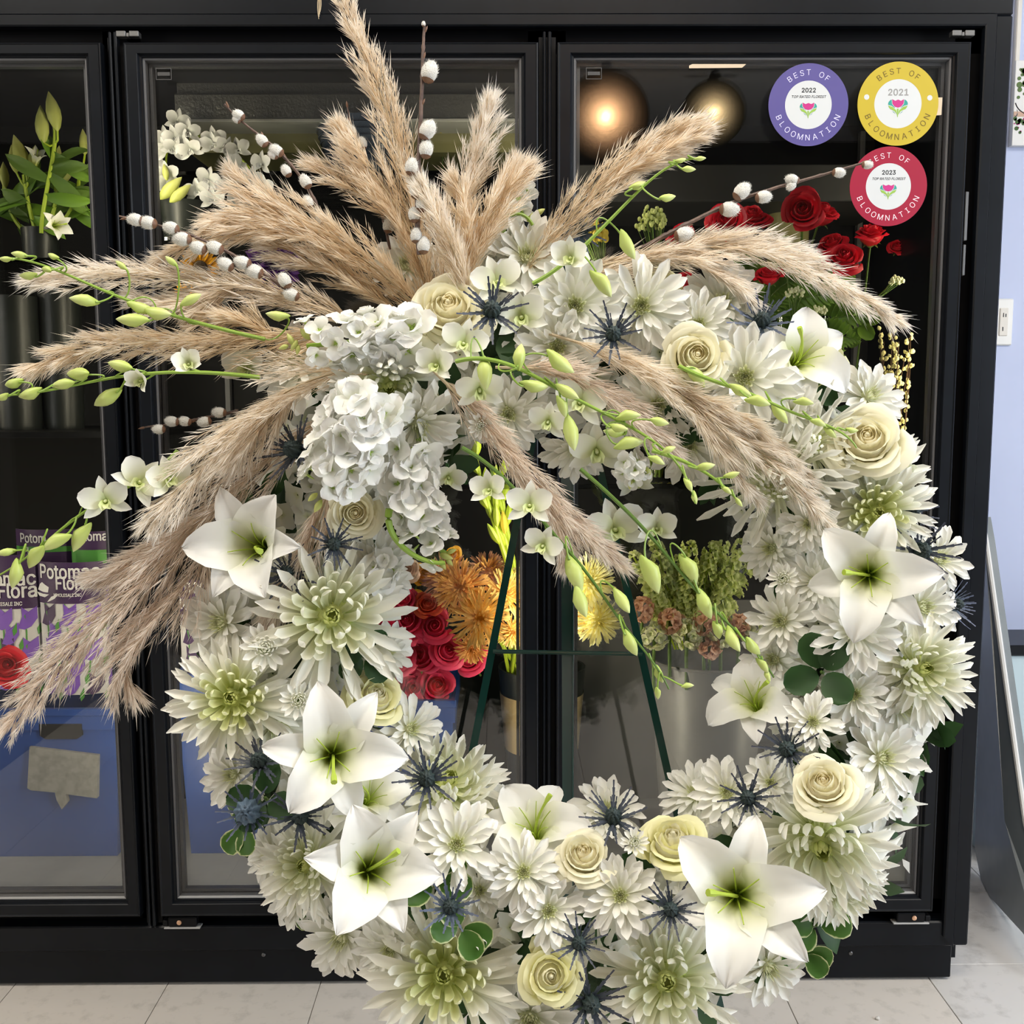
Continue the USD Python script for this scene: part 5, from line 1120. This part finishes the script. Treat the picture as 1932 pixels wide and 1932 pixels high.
def tuft(px, py, Y, r, n, br, look_, lab, name, ct, seed, stem_to=None, squash=1.0):
    g = np.random.default_rng(seed); P = at(px, py, Y); s = px2m(P); t = xf(W, name, P, label=lab, category=ct)
    out, st_ = [], []
    ico = trimesh.creation.icosphere(1, 1.0)
    base = np.array([0, 0, -r * s * 1.5]) if stem_to is None else stem_to - P
    for k in range(n):
        d = g.normal(size=3); d /= np.linalg.norm(d); d[2] = abs(d[2]) * .9; c = d * r * s * g.uniform(.55, 1) * np.array([1, .7, squash]); out.append((np.array(ico.vertices) * br * s * g.uniform(.7, 1.2) * np.array([1, 1, 1.35]) + c, np.array(ico.faces)))
        if k % 3 == 0: st_.append(tube(np.array([base * .35, base * .1 + c * .5, c]), .0007, 4, False))
    st_.append(tube(np.array([base, base * .5, base * .1]), .0014, 5)); q = cat(out); mesh(t, 'blossoms', q[:2], look_, along=np.full(len(q[0]), .6), kind='stuff'); q = cat(st_); mesh(t, 'stems', q[:2], 'leaf_mid', along=q[2], kind='stuff')
for k, (px, py, r, lab) in enumerate([(1545, 592, 18, 'small cluster of pale buds over the fern'), (1500, 560, 20, 'pale bud cluster below the arching pampas'), (1692, 535, 16, 'pale bud cluster near the arching pampas tip'), (1480, 460, 16, 'pale bud cluster under the large open red rose')]):
    tuft(px, py, .13, r, 40, 2.6, 'stock_cream', lab, 'bud_cluster', 'bud cluster', 600 + k, at(1500, 690, .2))
tuft(1112, 452, .10, 40, 110, 5.5, 'yellow_bloom', 'yellow clustered filler flower behind the upper thistle', 'statice', 'flower', 610, at(1236, 800, .22))
tuft(1230, 432, .12, 30, 120, 3.4, 'snap_green', 'yellow-green feathery flower head beside the red roses', 'goldenrod', 'flower', 611, at(1262, 800, .22), 1.6)
P0 = at(1690, 870, .16); P0[2] = SH; t = xf(W, 'catkin_twigs', P0, label='bundle of thin twigs with yellow catkins near the door edge', category='twigs'); g = np.random.default_rng(620)
for k in range(11):
    b_ = at(1690 + g.uniform(-12, 12), 905, .16 + g.uniform(-.02, .02)); b_[2] = SH + .002; top = at(1692 + g.uniform(-44, 30) + (40 if k == 10 else 0), g.uniform(608, 680), .16 + g.uniform(-.03, .02)); mid = (b_ + top) / 2 + np.array([g.uniform(-.012, .012), 0, 0]); S = spline([b_, mid, top], 24)
    q = tube(S - P0, .0011, 4); tw = mesh(t, 'twig', q[:2], 'twig'); out = []
    for i in range(int(g.uniform(4, 12)), 24, 1):
        if g.random() < .85:
            c = S[i] + g.normal(size=3) * .0035; L = g.uniform(.008, .013); v, f, a = lathe([(-.5, .05), (-.2, .38), (.15, .36), (.5, .03)], 7); out.append((v * L @ frame_z(g.normal(size=3) * .4 + [0, 0, 1]).T + c - P0, f))
    q = cat(out); mesh(tw, 'catkins', q[:2], 'yellow_catkin', kind='stuff')

# ------------------------------------------------------------------ seen through the ring
def mumset(kind, looks): KIND[kind] = (b_pompon(700 + len(kind), looks), 'chrysanthemum', 'chrysanthemum', 'coloured chrysanthemums inside the cooler')
mumset('mo', ('mum_orange', 'mum_orange')); mumset('mgo', ('mum_gold', 'mum_gold')); mumset('mb', ('mum_bronze', 'mum_orange')); mumset('mle', ('mum_lemon', 'mum_lemon'))
for (kd, px, py, r, dx, dy, Y, lab) in [('mo', 868, 1108, 56, -.2, .1, .12, 'orange chrysanthemum behind the easel, farthest from its bar'), ('mgo', 905, 1165, 62, .05, -.05, .09, 'golden-orange chrysanthemum right beside the easel leg'), ('mb', 842, 1090, 52, -.3, .3, .17, 'bronze chrysanthemum behind the orange one'),
      ('mb', 920, 1078, 44, .1, .45, .20, 'bronze chrysanthemum above the golden-orange one'), ('mgo', 955, 1120, 50, .2, .1, .14, 'golden chrysanthemum partly behind the door frame'), ('mo', 890, 1222, 36, -.1, -.45, .16, 'orange chrysanthemum hanging low beside the easel leg'), ('mgo', 968, 1192, 34, .2, -.2, .11, 'small golden chrysanthemum just above the crossbar'),
      ('mle', 965, 1085, 40, .1, .3, .22, 'pale lemon chrysanthemum behind the golden ones'), ('mle', 1110, 1098, 56, .1, .15, .12, 'lemon chrysanthemum under the hanging orchid buds'), ('mle', 1128, 1172, 50, .25, -.3, .11, 'lemon chrysanthemum with drooping petals by the easel leg'), ('mgo', 1093, 1160, 40, -.1, .0, .15, 'peach-yellow chrysanthemum next to the centre easel bar'), ('mle', 1082, 1110, 46, -.2, .2, .17, 'lemon chrysanthemum half behind the centre easel bar')]:
    b_, nm, ct, gr = KIND[kd]; put(kd, b_, nm, px, py, Y, r, dx, dy, lab, ct, gr, px * .37)
ROS = [('p', 765, 1170, 36, 'large pink rose in the middle of the pink bunch'), ('p', 748, 1232, 38, 'pink rose with tight spiral nearest the ring'), ('p', 791, 1236, 37, 'pink rose with tight spiral beside the easel side of its twin'), ('p', 820, 1180, 34, 'pink rose under the orange chrysanthemums'), ('p', 846, 1226, 30, 'small pink rose beside the easel leg, inner one'), ('p', 882, 1240, 30, 'pink rose closest to the easel leg'), ('p', 758, 1130, 28, 'pink rose at the top of the pink bunch'), ('p', 716, 1188, 30, 'pink rose half behind the spiky chrysanthemum'),
       ('r', 738, 1292, 34, 'dark red rose low in the shade above the blue bin'), ('r', 782, 1300, 34, 'dark red rose in the shade, middle of the low row'), ('r', 826, 1292, 32, 'dark red rose in the shade at the bin corner'), ('c', 716, 1112, 32, 'coral rose at the top behind the white petals'), ('c', 806, 1138, 24, 'coral rose between pink bunch and orange chrysanthemum'), ('g', 799, 1083, 21, 'golden rosebud above the coral rose'), ('g', 786, 1128, 15, 'tiny golden rosebud at the top of the pink bunch'), ('b', 768, 1074, 21, 'blush rosebud beside the golden rosebud'), ('g', 857, 1046, 14, 'golden bud peeping over the bronze chrysanthemum')]
LKS = {'p': ('rose_pink', 'rose_pink_heart'), 'r': ('rose_pink_heart', 'rose_red'), 'c': ('rose_coral', 'rose_coral'), 'g': ('rose_gold', 'rose_gold'), 'b': ('rose_blush', 'rose_blush')}
for k, (kd, px, py, r, lab) in enumerate(ROS):
    put('rr' + kd, b_rose(720 + ord(kd), LKS[kd], 17, 1.0, 2.5), 'rose', px, py, (.26 if kd == 'r' else .15 + .03 * (k % 3)), r * 1.2, .25 * math.sin(k * 2.1), .25 + .15 * math.cos(k) if kd != 'r' else .25, lab, 'rose', 'coloured roses inside the cooler', k * 1.7)
def tapered_bin(x0, x1, ytop, ybot, Y, lab, hole=None, depth=.26):
    A, B, C = at(x0, ytop, Y), at(x1, ytop, Y), at((x0 + x1) / 2, ybot, Y + .02); z0, z1 = .1505, A[2]; xa, xb = A[0], B[0]; cx = (xa + xb) / 2; hw = (xb - xa) / 2
    t = xf(W, 'plastic_bin', (cx, Y, z0), label=lab, category='bin', group='blue plastic bins on the cooler floor'); h = z1 - z0
    def ringp(z, k, ins=0): w = hw * k - ins; d = depth * k; o = depth * (1 - k) / 2; return np.array([(-w, o + ins, z), (w, o + ins, z), (w, o + d - ins, z), (-w, o + d - ins, z)])
    lv = [ringp(0, .86), ringp(h * .86, .965), ringp(h * .86, 1.0), ringp(h, 1.0), ringp(h, 1.0, .008), ringp(.01, .86, .008)]; v = np.vstack(lv); f = []
    for i in range(5):
        for j in range(4): f.append([i * 4 + j, i * 4 + (j + 1) % 4, i * 4 + 4 + (j + 1) % 4, i * 4 + 4 + j])
    f += [[3, 2, 1, 0], [20, 21, 22, 23]]; mesh(t, 'body', (v, np.array(f)), 'blue_plastic')
    mesh(t, 'rim', cat([box(-hw - .003, hw + .003, -.004, 0, h * .955, h, .001)])[:2], 'blue_plastic')
    if hole:
        a, b_ = at(hole[0], hole[1], Y), at(hole[2], hole[3], Y); x_0, x_1, z_0, z_1 = a[0] - cx, b_[0] - cx, b_[2] - z0, a[2] - z0
        pl = Polygon([(x_0, z_1), (x_1, z_1), (x_1, z_0 + .008), (x_1 - .012, z_0), (x_0 + .012, z_0), (x_0, z_0 + .008)]); q = prism(pl, -.0012, .006); mesh(t, 'handle_slot', q, 'black_matte')
    return t, np.array([cx, Y, z0])
tb, tP = tapered_bin(-60, 222, 1338, 1608, .26, 'blue plastic bin with handle slot and worn grey label', (74, 1366, 156, 1394))
Lp = [at(x, y, .262) for x, y in [(57, 1408), (187, 1424), (184, 1505), (125, 1497), (128, 1513), (118, 1526), (108, 1508), (105, 1494), (60, 1490), (53, 1486)]]
mesh(tb, 'worn_label', prism(Polygon([(q[0] - tP[0], q[2] - tP[2]) for q in Lp]), -.002, .014), 'label_grey')
tapered_bin(326, 560, 1272, 1600, .27, 'blue plastic bin behind the middle door, mostly behind the wreath')
tapered_bin(610, 858, 1322, 1620, .24, 'blue plastic bin holding the pink roses')
vase(1022, 1256, 1372, .34, 82, [(0, .001), (0, .62), (.04, .66), (1, 1.0), (1, .94), (.06, .60), (.05, .001)], 'vase_dark', 'dark_vase', 'dark vase with a tan paper band behind the door frame', .1505, (.55, .86, 'kraft'))
vase(862, 800, 905, .30, 24, CYL, 'vase_green', 'green_vase', 'narrow green glass vase beside the hanging stock', SH)
vase(958, 790, 905, .33, 30, CYL, 'clear_glass', 'glass_cylinder', 'plain clear glass cylinder above the easel leg', SH)
g = np.random.default_rng(640); q0 = at(985, 1262, .34); ms = xf(W, 'mum_stems', q0, label='bundle of green stems standing in the banded dark vase', category='stems')
for k in range(7):
    a = q0 + np.array([g.uniform(-.035, .035), g.uniform(-.03, .03), -.03]); b_ = at(930 + 12 * k, 1180 + g.uniform(-8, 8), .18); q = tube(np.array([a, (a + b_) / 2, b_]) - q0, .0042, 6); mesh(ms, 'stem', q[:2], 'glad_stem')
for k, (p_, lab) in enumerate([([(966, 1090), (940, 1010), (912, 920), (892, 840)], 'tall gladiolus stem with closed buds, outer one'), ([(962, 1080), (950, 1010), (932, 960), (925, 905)], 'gladiolus stem with a yellow bud behind the easel leg'), ([(970, 1070), (955, 990), (948, 940), (945, 880)], 'slim gladiolus stem closest to the easel leg')]):
    S = spline([at(x, y, .16 + .02 * k) for x, y in p_], 24); P0 = S[0]; t = xf(W, 'gladiolus', P0, label=lab, category='gladiolus', group='gladiolus stems inside the cooler'); q = tube(S - P0, np.linspace(.006, .004, 24), 8); mesh(t, 'stem', q[:2], 'glad_stem')
    for i in range(6, 24, 3):
        T_ = S[min(23, i + 1)] - S[i - 1]; T_ /= np.linalg.norm(T_); s_ = 1 if (i // 3) % 2 else -1; R = frame_z(T_ + .25 * s_ * RI); q = bud_mesh(.050, .0085, 8, False); mesh(t, 'bud', (q[0] @ R.T + S[i] - P0 + RI * s_ * .003 - FW * .003, q[1]), 'yellow_bloom' if (k == 1 and i == 9) else 'glad_stem')
# grey bucket of snapdragons and stock
B = at(1335, 1240, .30); rb = 108 * px2m(B); hb = B[2] - .1505
t = xf(W, 'metal_bucket', (B[0], .30, .1505), label='wide grey bucket of snapdragons inside the cooler', category='bucket'); mesh(t, 'body', lathe([(0, .001), (0, rb * .74), (hb * .5, rb * .88), (hb, rb), (hb, rb * .97), (.02, rb * .72), (.02, .001)], 40)[:2], 'bucket_grey')
mesh(t, 'rim', tube([(rb * math.cos(a), rb * math.sin(a), hb) for a in np.linspace(0, math.tau, 48)], .004, 8, False)[:2], 'bucket_grey')
g = np.random.default_rng(660)
SN = ['nearest the mauve pampas tip', 'just beside the hanging orchid buds', 'in the middle of the bucket, taller one', 'behind the big hanging bud', 'under the ring of foliage', 'in the middle of the bucket, shorter one', 'next to the ring, upper one', 'between two orchid stems', 'next to the ring, middle one', 'with peach blossoms at its foot', 'next to the ring, lower one', 'rearmost in the bucket']
for k in range(12):
    px = 1195 + 21 * k; py = 1050 + 22 * math.sin(k * 2.3) - (10 if k > 6 else 0); Y = .20 + .10 * ((k * .618) % 1)
    P0 = at(1300 + .25 * (px - 1300), 1225, .27 + .02 * (k % 3)); top = at(px, py, Y); S = spline([P0, (P0 + top) / 2 + np.array([0, 0, .01]), top], 30)
    t = xf(W, 'snapdragon', P0, label='yellow-green snapdragon spike ' + SN[k], category='snapdragon', group='snapdragons in the grey bucket'); q = tube(S - P0, .0022, 5); mesh(t, 'stem', q[:2], 'glad_stem')
    out = []
    for i in range(6, 30):
        for m in range(3):
            a = g.random() * 6.3; sz = .013 * (1 - .6 * (i - 6) / 24) + .003; o = np.array([math.cos(a), math.sin(a), .35]); R = frame_z(o); o = o * sz * 1.2
            q = cat([petal(sz * 1.1, sz * 1.1, [15, 60, 110], .15 * sz, 0, b_ * 2.1, .4, 'disc', 3, 2) for b_ in range(3)]); out.append((q[0] @ R.T + S[i] + o - P0, q[1], q[2]))
    q = cat(out); mesh(t, 'florets', q[:2], 'snap_green', along=q[2], kind='stuff')
def cluster(px, py, Y, r, n, fr, look_, lab, name, ct, gr, seed):
    g = np.random.default_rng(seed); P = at(px, py, Y); s = px2m(P); t = xf(W, name, P, label=lab, category=ct, group=gr)
    for k in range(n):
        z = 1 - 1.5 * (k + .5) / n; a = k * GA; d = np.array([math.sqrt(max(0, 1 - z * z)) * math.cos(a), 0, 0]); d = RI * math.sqrt(max(0, 1 - z * z)) * math.cos(a) + UP * math.sqrt(max(0, 1 - z * z)) * math.sin(a) - FW * z
        q = floret_mesh(g); R = frame_z(d + .3 * g.normal(size=3), g.random() * 6); mesh(t, 'floret', (q[0] * fr * s @ R.T + d * r * s * .75, q[1]), look_, along=q[2])
    q = tube(np.array([(0, 0, -.12), (0, .01, -.05), (0, 0, 0)]), .004, 6); mesh(t, 'stem', q[:2], 'leaf_mid', along=q[2])
for k, (px, py, r, lk, lab) in enumerate([(1297, 1196, 30, 'stock_cream', 'cream stock head in the middle of the bucket rim'), (1235, 1200, 26, 'stock_cream', 'cream stock head beside the easel leg'), (1362, 1195, 28, 'stock_cream', 'cream stock head under the hanging bud stem'), (1420, 1195, 24, 'stock_cream', 'cream stock head next to the ring'),
      (1212, 1150, 22, 'snap_peach', 'peach blossom cluster beside the easel leg'), (1265, 1172, 22, 'snap_peach', 'peach blossom cluster between two cream stock heads'), (1330, 1175, 22, 'snap_peach', 'peach blossom cluster over the bucket middle'), (1395, 1180, 20, 'snap_peach', 'peach blossom cluster near the ring'), (1340, 1222, 18, 'snap_peach', 'peach blossom hanging over the bucket rim')]):
    cluster(px, py, .19, r, 13, 13, lk, lab, 'cream_stock' if 'stock' in lk else 'blossom_cluster', 'flower', 'stock heads over the bucket rim' if 'stock' in lk else 'peach blossoms over the bucket rim', 680 + k)

# ------------------------------------------------------------------ behind the first and middle doors
vase(78, 432, 480, .26, 34, CYL, 'vase_dark', 'dark_vase', 'short dark vase holding the lily stems', SH1)
vase(38, 560, 800, .30, 44, CYL, 'vase_dark', 'tall_dark_vase', 'tall glossy black vase near the picture edge', SH1b)
vase(122, 545, 800, .34, 40, CYL, 'vase_dark', 'tall_dark_vase', 'tall glossy black vase beside the door frame', SH1b)
def lance_leaf(t, P0, A, B, w, lk, g):
    d = B - A; L = np.linalg.norm(d); x = d / L; y = np.cross(x, FW + .5 * g.normal(size=3)); y /= np.linalg.norm(y); z = np.cross(x, y)
    v, f, a = petal(L, w, [80, 88, 104], 0, 0, 0, .25, 'lance', 7, 4, ruf=.002, seed=g.random()); mesh(t, 'leaf', (v @ np.stack([x, y, z], 1).T + A - P0, f), lk, along=a)
LS = [([(78, 440), (88, 360), (104, 260), (103, 240)], [(100, 210, 37, 103), (79, 235, 35, 95)], 'lily stem with two tall closed buds'), ([(70, 445), (55, 390), (45, 330)], [(38, 292, 38, 108), (62, 300, 26, 80), (26, 300, 26, 100)], 'lily stem with slender buds at the picture edge'), ([(88, 440), (105, 380), (110, 345)], [(107, 308, 32, 82), (125, 330, 26, 50)], 'lily stem with a bud leaning to the door frame'), ([(95, 445), (140, 380), (150, 320)], [(158, 268, 24, 95)], 'lily stem with a bud at the door frame'), ([(60, 450), (20, 400), (8, 350)], [(8, 330, 24, 95)], 'lily stem cut off by the picture edge')]
for k, (p_, bd, lab) in enumerate(LS):
    g = np.random.default_rng(740 + k); Y = .22 + .02 * k; S = spline([at(x, y, Y) for x, y in p_], 24); P0 = S[0]; t = xf(W, 'budding_lily', P0, label=lab, category='lily', group='budding lilies inside the cooler'); q = tube(S - P0, .0042, 7); mesh(t, 'stem', q[:2], 'glad_stem')
    for (px, py, r, a) in bd:
        C = at(px, py, Y); L = r * 2.1 * px2m(C); ax = dirpx(a); R = frame_z(ax); v, f, al = lathe([(0, .10), (.1, .55), (.3, .95), (.5, 1), (.72, .72), (.9, .3), (1, .03)], 12)
        v = v * np.array([L * .17, L * .17, L]); v[:, :2] *= (1 + .07 * np.cos(3 * np.arctan2(v[:, 1], v[:, 0] + 1e-9)))[:, None]; b_ = mesh(t, 'bud', (v @ R.T + C - ax * L / 2 - P0, f), 'lily_bud', along=al)
        q = tube(np.array([S[18], (S[20] + C) / 2 - ax * L * .4, C - ax * L * .47]) - P0, .0022, 5); mesh(b_, 'pedicel', q[:2], 'glad_stem')
    for m in range(7):
        i = int(4 + 18 * g.random()); A = S[i]; B = A + dirpx(g.choice([30, 150, 10, 170, -20, 200]) + 20 * g.normal()) * g.uniform(.06, .11) - FW * g.uniform(-.02, .02) - UP * .01; lance_leaf(t, P0, A, B, .030, 'leaf_mid' if m % 3 else 'leaf_fern', g)
put('L3', b_lily(750, (10, 14, 30, 52, 84), 1.3, 1.0), 'lily', 105, 425, .18, 38, .4, .1, 'pale half-open lily in front of the short dark vase', 'lily', 'open lilies inside the cooler', .5)
put('L4', b_lily(751, (10, 14, 30, 40, 60), 1.3, .8), 'lily', 68, 300, .23, 30, .1, .8, 'pale lily opening among the green buds', 'lily', 'open lilies inside the cooler', 1.5)
# white moth orchids
P0 = at(352, 455, .22); t = xf(W, 'moth_orchid', P0, label='white moth orchid with an arch of blooms in a dark pot', category='orchid'); g = np.random.default_rng(760)
q = lathe([(0, .001), (0, .042), (.075, .052), (.075, .046), (.01, .04), (.01, .001)], 24); zp = P0[2]; mesh(t, 'pot', (q[0], q[1]), 'vase_dark')
arch = [(352, 400), (315, 330), (330, 262), (395, 262), (455, 300), (505, 365)]; S = spline([at(x, y, .20) for x, y in arch], 50); q = tube(S - P0, .0022, 6); mesh(t, 'spike', q[:2], 'glad_stem')
for k in range(24):
    if k < 17: C = S[10 + int(39 * k / 17)] + RI * g.normal() * .012 + UP * g.normal() * .014 - FW * .016
    else: C = at(*[(312, 350), (330, 385), (372, 362), (402, 378), (432, 352), (448, 380), (392, 340)][k - 17], .19)
    R = frame_z(face_dir(C, .35 * g.normal(), -.1 + .2 * g.normal()), .3 * g.normal()); b_ = xf(t, 'bloom', C - P0, R, 27 * px2m(C)); orchid_bloom(b_, ('phal_petal', 'phal_petal'), g)
for k, (px, py, r, a) in enumerate([(312, 325, 16, 100), (322, 355, 30, 45), (340, 365, 26, 40)]):
    C = at(px, py, .17); L = r * 2 * px2m(C); ax = dirpx(a); q = bud_mesh(L, L * .2, 8, False); mesh(t, 'bud', (q[0] @ frame_z(ax).T + C - ax * L / 2 - P0, q[1]), 'lily_bud', along=q[2])
SH2 = at(690, 322, .20)[2]; mesh(ck, 'shelf', box(-.745, -.03, .20, .59, SH2 - .008, SH2, .001), 'clear_glass')
SHo = P0[2]; mesh(ck, 'shelf', box(-.745, -.40, .15, .30, SHo - .010, SHo - .001, .001), 'clear_glass')
B = at(690, 318, .32); t = xf(W, 'ribbed_bowl', (B[0], .32, SH2), label='dark blue ribbed bowl on the glass shelf behind plumes', category='bowl'); rb = 92 * px2m(B); hb = at(690, 238, .32)[2] - SH2
mesh(t, 'body', lathe([(0, .001), (0, rb * .45), (hb * .3, rb * .75), (hb, rb), (hb, rb * .95), (hb * .35, rb * .7), (.01, rb * .4), (.01, .001)], 36)[:2], 'bowl_blue')
for k in range(6): mesh(t, 'rib', tube([(rb * (.78 + .22 * k / 6 + .006) * math.cos(a), rb * (.78 + .22 * k / 6 + .006) * math.sin(a), hb * (.35 + .62 * k / 6)) for a in np.linspace(0, math.tau, 40)], .0022, 5, False)[:2], 'bowl_blue')
tuft(835, 258, .38, 62, 300, 4.5, 'yellow_bloom', 'fuzzy yellow flower bunch behind the upright pampas', 'mimosa', 'flower', 770, at(835, 318, .38))
for k, (px, py, r, lab) in enumerate([(378, 505, 40, 'orange sunflower behind the willow catkins'), (352, 560, 28, 'small orange sunflower under the larger one')]):
    def b_sun(p):
        q = lathe([(-.10, .30), (.02, .34), (.10, .26), (.12, .001)], 20); mesh(p, 'eye', q[:2], 'sun_eye')
        for i in range(22): q = petal(.74, .22, [70, 78, 92], .26, -.02 - .03 * (i % 2), i * math.tau / 22, .3, 'lance', 5, 2); mesh(p, 'petal', q[:2], 'sun_petal', along=q[2])
        q = tube([(0, 0, -.1), (0, -1.2, -.6), (0, -2.6, -.7)], .05, 6); mesh(p, 'stem', q[:2], 'leaf_mid', along=q[2])
    put('sun', b_sun, 'sunflower', px, py, .14 + .03 * k, r, .1, .2, lab, 'sunflower', 'sunflowers inside the cooler')
put('pur', b_daisy(780, ('purple_petal', 'purple_petal'), (30, 24), 1.1), 'aster', 515, 500, .15, 56, 0, .2, 'dark purple flower head behind the willow twig', 'flower', None)

# ------------------------------------------------------------------ printed flower sleeves standing in the bins
def sleeve(px0, px1, pytop, pyband, pybot, Y, lab, lines, seed, green=None, tulips=True):
    A = at(px0, pytop, Y); B = at(px1, pytop, Y); w = B[0] - A[0]; zt = A[2]; zb = at(px0, pyband, Y)[2] - zt; z0 = at(px0, pybot, Y)[2] - zt
    t = xf(W, 'flower_sleeve', (A[0], Y, zt), label=lab, category='flower sleeve', group='printed flower sleeves in the bins'); g = np.random.default_rng(seed)
    def bend(v, off=0.0):
        v = np.array(v, float); x = v[:, 0] / w; v[:, 1] = v[:, 1] - off + .16 * w * (2 * x - 1) ** 2 + .02 * w * np.abs(((x * 2) % 1) - .5); return v
    def panel(za, zc, lk, nm, off, th=.0006, nx=10):
        xs = np.linspace(0, w, nx + 1); top = [(x, 0, zc) for x in xs]; bot = [(x, 0, za) for x in xs]; v = np.vstack([np.array(top), np.array(bot)]); v = np.vstack([bend(v, off), bend(v, off - th)]); n = nx + 1; f = []
        for i in range(nx): f += [[i, n + i, n + i + 1, i + 1], [2 * n + i, 2 * n + i + 1, 3 * n + i + 1, 3 * n + i], [i, i + 1, 2 * n + i + 1, 2 * n + i], [n + i, 3 * n + i, 3 * n + i + 1, n + i + 1]]
        mesh(t, nm, (v, np.array(f)), lk, 40)
    panel(z0, 0, 'paper_white', 'paper', 0); panel(zb, 0, 'purple_print', 'purple_band', .0008)
    k_ = px2m(A)
    if green: panel(at(px0, green[1], Y)[2] - zt, at(px0, green[0], Y)[2] - zt, 'green_print', 'green_stripe', .0016)
    for (s, px, py, h, lk) in lines:
        c = at(px, py, Y); v, f = text_xz(s, h * k_, True, .0006); v = v.copy(); v[:, 0] = v[:, 0] * .78 + (c[0] - A[0]); v[:, 2] += c[2] - zt; v = np.array(v); ok = (v[f].mean(1)[:, 0] > .002) & (v[f].mean(1)[:, 0] < w - .002); v[:, 1] = v[:, 1]; mesh(t, 'lettering', (bend(v, .0018), f[ok]), lk)
    if tulips:
        nx = max(2, int(round(w / (44 * k_))))
        for i in range(nx * 5):
            cx = (i % nx + .5 + .25 * ((i // nx) % 2)) * w / nx; cz = zb - (zb - z0) * (.12 + .19 * (i // nx)); s = 17 * k_
            if cx > w - s: continue
            pl = Polygon([(cx - s, cz - s * 1.1), (cx - s * .5, cz + s * .2), (cx - s * .55, cz + s * 1.3), (cx + s * .1, cz + s * .7), (cx + s * .9, cz + s * 1.3), (cx + s * .9, cz - s * .1), (cx + s * .3, cz - s * 1.0), (cx - s * .3, cz - s * 1.3)]); v, f = prism(pl, -.0004, 0); mesh(t, 'printed_tulip', (bend(v, .0012), f), 'violet_print' if (i * 7 + i // nx) % 3 else 'purple_print')
            pl = Polygon([(cx + s * .8, cz - s * 1.3), (cx + s * 1.3, cz - s * .4), (cx + s * 1.3, cz - s * 1.5), (cx + s * .9, cz - s * 2.0)]); v, f = prism(pl, -.0004, 0); mesh(t, 'printed_leaf', (bend(v, .0011), f), 'green_print')
        for i in range(nx):
            xs = [(i + .35 + .08 * math.sin(z * 5)) * w / nx for z in np.linspace(0, 1, 8)]; zz = np.linspace(zb, z0, 8); pl = Polygon([(x - k_ * 1.2, z) for x, z in zip(xs, zz)] + [(x + k_ * 1.2, z) for x, z in zip(xs[::-1], zz[::-1])]); v, f = prism(pl.buffer(0), -.0003, 0); mesh(t, 'printed_stalk', (bend(v, .0009), f), 'green_print')
    return t
sleeve(20, 140, 1000, 1075, 1290, .40, 'purple-topped printed sleeve standing behind the others', [('Potom', 32, 1024, 17, 'print_white'), ('Flora', 40, 1048, 15, 'print_white')], 1, (1032, 1042), False)
sleeve(128, 206, 1003, 1100, 1300, .37, 'printed sleeve with a green stripe beside the mullion', [('toma', 158, 1020, 17, 'print_white'), ('Poto', 160, 1090, 22, 'print_white')], 2, (1038, 1064))
sleeve(-60, 62, 1048, 1150, 1300, .32, 'printed sleeve with large lettering at the picture edge', [('Potomac', -55, 1105, 26, 'print_white'), ('Floral', -5, 1128, 27, 'print_white'), ('WHOLESALE INC', -22, 1143, 7, 'print_white')], 3)
sleeve(62, 186, 1062, 1140, 1312, .31, 'printed sleeve with white tulip emblem, frontmost', [('Potomac', 67, 1092, 26, 'print_white'), ('Floral', 103, 1112, 24, 'print_white'), ('WHOLESALE INC', 100, 1126, 6, 'print_white')], 4)
P0 = at(80, 1110, .295); t = xf(W, 'tulip_emblem', P0, label='white tulip emblem printed on the frontmost purple sleeve', category='emblem'); k_ = px2m(P0)
em = [Polygon([(-8, -2), (-4, 9), (0, 12), (5, 7), (12, 2), (10, -8), (2, -7)]), Polygon([(-10, -6), (0, -10), (12, -12), (4, -17), (-6, -14)]), Polygon([(8, -26), (16, -16), (30, -11), (22, -20), (14, -24)])]
for e_ in em: mesh(t, 'emblem_petal', prism(affinity.scale(e_, k_, k_, origin=(0, 0)), -.0006, 0), 'print_white')
sleeve(332, 420, 1095, 1182, 1300, .31, 'printed sleeve behind the middle door beside the wreath', [('mac', 336, 1118, 26, 'print_white'), ('loral', 333, 1150, 28, 'print_white'), ('WHOLESALE INC', 334, 1168, 7, 'print_white')], 5)
put('red0', b_rose(400, ('rose_red', 'rose_red_heart'), 20, 1.0, 4.5), 'rose', 12, 1255, .24, 44, .2, .25, 'dark red rose in front of the sleeves at the picture edge', 'rose', 'red roses inside the cooler', .3)
# a dry wisp hanging from the header and a crumb on the floor
P0 = at(603, -5, -.01); t = xf(W, 'dry_wisp', P0, label='dry tan wisp hanging over the cooler header', category='dried grass')
for k in range(4):
    q = tube(spline([(0, 0, .01), (.002 * (k - 1.5), -.004, -.012), (.0008 * (k - 2), -.004, -.038 + .004 * k)], 12), .0007, 4); mesh(t, 'strand', q[:2], 'pampas_stem')
d = ray(1656, 1924); C = EYE + d * (-CZ / d[2]); t = xf(W, 'petal_crumb', (C[0], C[1], 0), label='tiny white crumb on the floor tile', category='crumb'); s = trimesh.creation.icosphere(2, 1.0); vv = np.array(s.vertices) * np.array([.0038, .0038, .0034]) * (1 + .12 * np.sin(5 * np.array(s.vertices)[:, :1])) + np.array([0, 0, .0034]); mesh(t, 'body', (vv, s.faces), 'board_edge', True)
